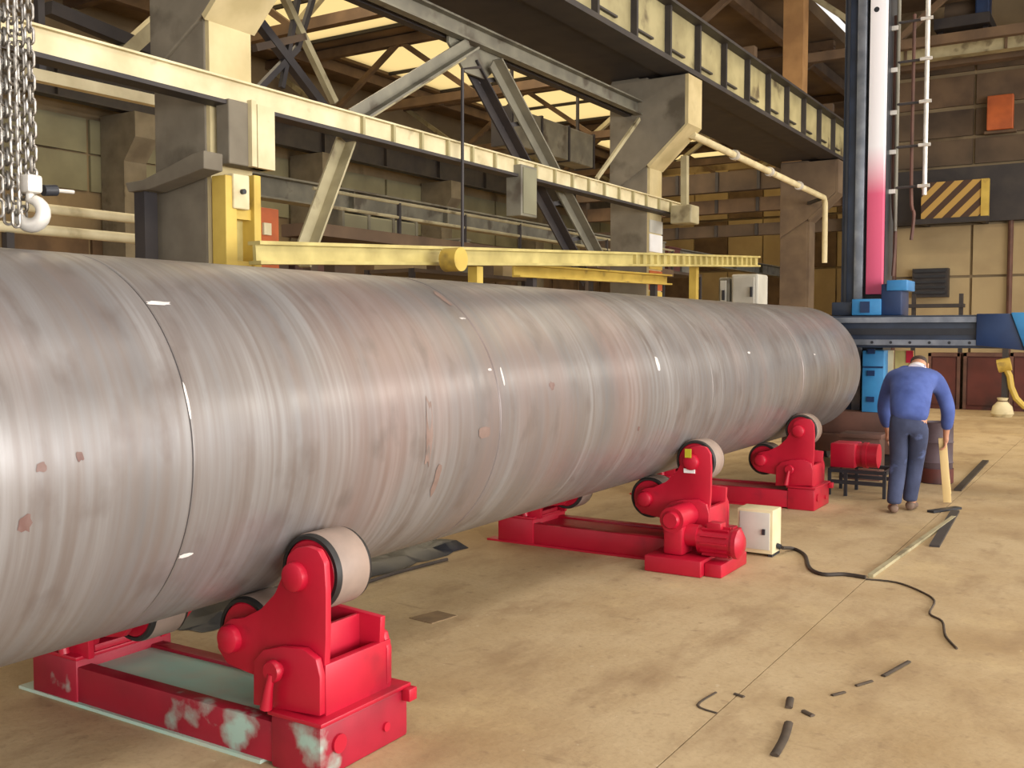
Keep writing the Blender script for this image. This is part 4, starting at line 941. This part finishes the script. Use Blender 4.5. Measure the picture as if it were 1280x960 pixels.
for n_ in ('right', 'left'):
    j = J[n_]; s = 1 if n_ == 'right' else -1
    body.append([('p', pel, .12), (n_+'hip', j['hip'], .085), (n_+'knee', j['knee'], .058), (n_+'calf', j['knee'].lerp(j['ank'], .35), .055), (n_+'ank', j['ank'], .038), (n_+'ball', j['ank'].lerp(j['toe'], .6)+Vector((0, 0, -.03)), .035), (n_+'toe', j['toe'], .026)])
    palm = j['wri']+Vector((0, 0, -.06))+WF*.015
    body.append([('c', chest, .12), (n_+'sh', j['sh'], .06), (n_+'elb', j['elb'], .042), (n_+'fore', j['elb'].lerp(j['wri'], .3), .042), (n_+'wri', j['wri'], .027), (n_+'palm', palm, (.034, .020))])
    for k in range(4):
        off = WF*(-.027+.018*k); ln = (.8, .95, 1.0, .9)[3-k]
        b0 = palm+off+Vector((0, 0, -.03)); cu = -WR*s
        body.append([(n_+'palm', palm, .03), ('%sf%da' % (n_, k), b0, .0095), ('%sf%db' % (n_, k), b0+Vector((0, 0, -.033*ln))+cu*.008, .009), ('%sf%dc' % (n_, k), b0+Vector((0, 0, -.054*ln))+cu*.028, .008), ('%sf%dd' % (n_, k), b0+Vector((0, 0, -.058*ln))+cu*.048, .0065)])
    body.append([(n_+'palm', palm, .03), (n_+'t0', palm+WF*.035+Vector((0, 0, .0)), .011), (n_+'t1', palm+WF*.05-WR*s*.015+Vector((0, 0, -.028)), .0095), (n_+'t2', palm+WF*.05-WR*s*.03+Vector((0, 0, -.05)), .0075)])
bo = skin('body', body, M['skin'], worker)
# nose and ears
MB().lathe([(0, .035), (.012, .02), (.018, 0)], wp(.03, .60, 1.25), (0, .6, -.8), 8).build('nose', M['skin'], bo)
for s in (1, -1): MB().lathe([(0, -.008), (.02, -.006), (.028, 0), (.02, .008), (0, .008)], wp(.03+.08*s, .57, 1.285), WR, 10).build('ear', M['skin'], bo)
jk = [[('p0', wp(0, -.15, .80), (.16, .14)), ('p', wp(0, -.11, .90), (.175, .15)), ('a', wp(0, .0, 1.03), (.19, .14)), ('b', wp(0, .15, 1.14), (.20, .145)), ('c', wp(.01, .29, 1.17), (.19, .13)), ('n', wp(.02, .39, 1.205), (.11, .10)), ('n2', wp(.02, .42, 1.22), (.08, .08))]]
for n_ in ('right', 'left'):
    j = J[n_]
    jk.append([('c', chest, .13), (n_+'s', j['sh'], .088), (n_+'m', j['sh'].lerp(j['elb'], .5), .075), (n_+'e', j['elb'], .068), (n_+'f', j['elb'].lerp(j['wri'], .5), .06), (n_+'w', j['wri']+Vector((0, 0, .035)), .05)])
skin('jacket', jk, M['jacket'], worker)
tr = [[('p', wp(0, -.12, .88), (.15, .125)), ('p1', wp(0, -.09, .94), (.14, .115))]]
for n_ in ('right', 'left'):
    j = J[n_]
    tr.append([('p', pel, .14), (n_+'h', j['hip']+Vector((0, 0, -.05)), .108), (n_+'m', j['hip'].lerp(j['knee'], .55), .092), (n_+'k', j['knee'], .08), (n_+'c', j['knee'].lerp(j['ank'], .5), .075), (n_+'a', j['ank']+Vector((0, 0, .02)), .068), (n_+'z', j['ank']+Vector((0, 0, -.02)), .066)])
skin('trousers', tr, M['trousers'], worker)
MB().lathe([(.075, -.02), (.098, -.02), (.09, .05), (.068, .05)], wp(.02, .405, 1.222), neck-chest, 20, True).build('collar', M['collar'], worker)
hr = [[('h0', wp(.028, .535, 1.305), (.074, .06)), ('h1', wp(.03, .585, 1.322), (.083, .072)), ('h2', wp(.03, .635, 1.325), (.076, .06)), ('h3', wp(.03, .67, 1.315), .045)]]
skin('hair', hr, M['hair'], worker)
for n_ in ('right', 'left'):
    j = J[n_]; a = j['ank']; d = (j['toe']-a); d.z = 0; d.normalize()
    g = Vector((a.x, a.y, 0))
    skin('shoe', [[(0, g-d*.035+Vector((0, 0, .048)), (.042, .044)), (1, g+d*.06+Vector((0, 0, .045)), (.044, .042)), (2, g+d*.14+Vector((0, 0, .036)), (.044, .032)), (3, g+d*.185+Vector((0, 0, .03)), (.034, .024))]], M['shoe'], worker)
# board in the right hand
hd = J['right']['wri']+Vector((0, 0, -.10))+WF*.02-WR*.03
t = thing('wooden_board', 'pale wooden board held upright in the worker right hand', 'board', (hd.x, hd.y, 0))
MB().bar(hd+Vector((0, 0, .06)), Vector((hd.x+.04, hd.y+.1, .012)), .07, .025, WF).build('plank', M['wood'], t, bevel=.003)
MB().bar(hd+Vector((-.002, 0, .05))+WR*.02, Vector((hd.x+.06, hd.y+.11, .1)), .02, .03, WF).build('edge_batten', M['wood'], t, smooth=0)
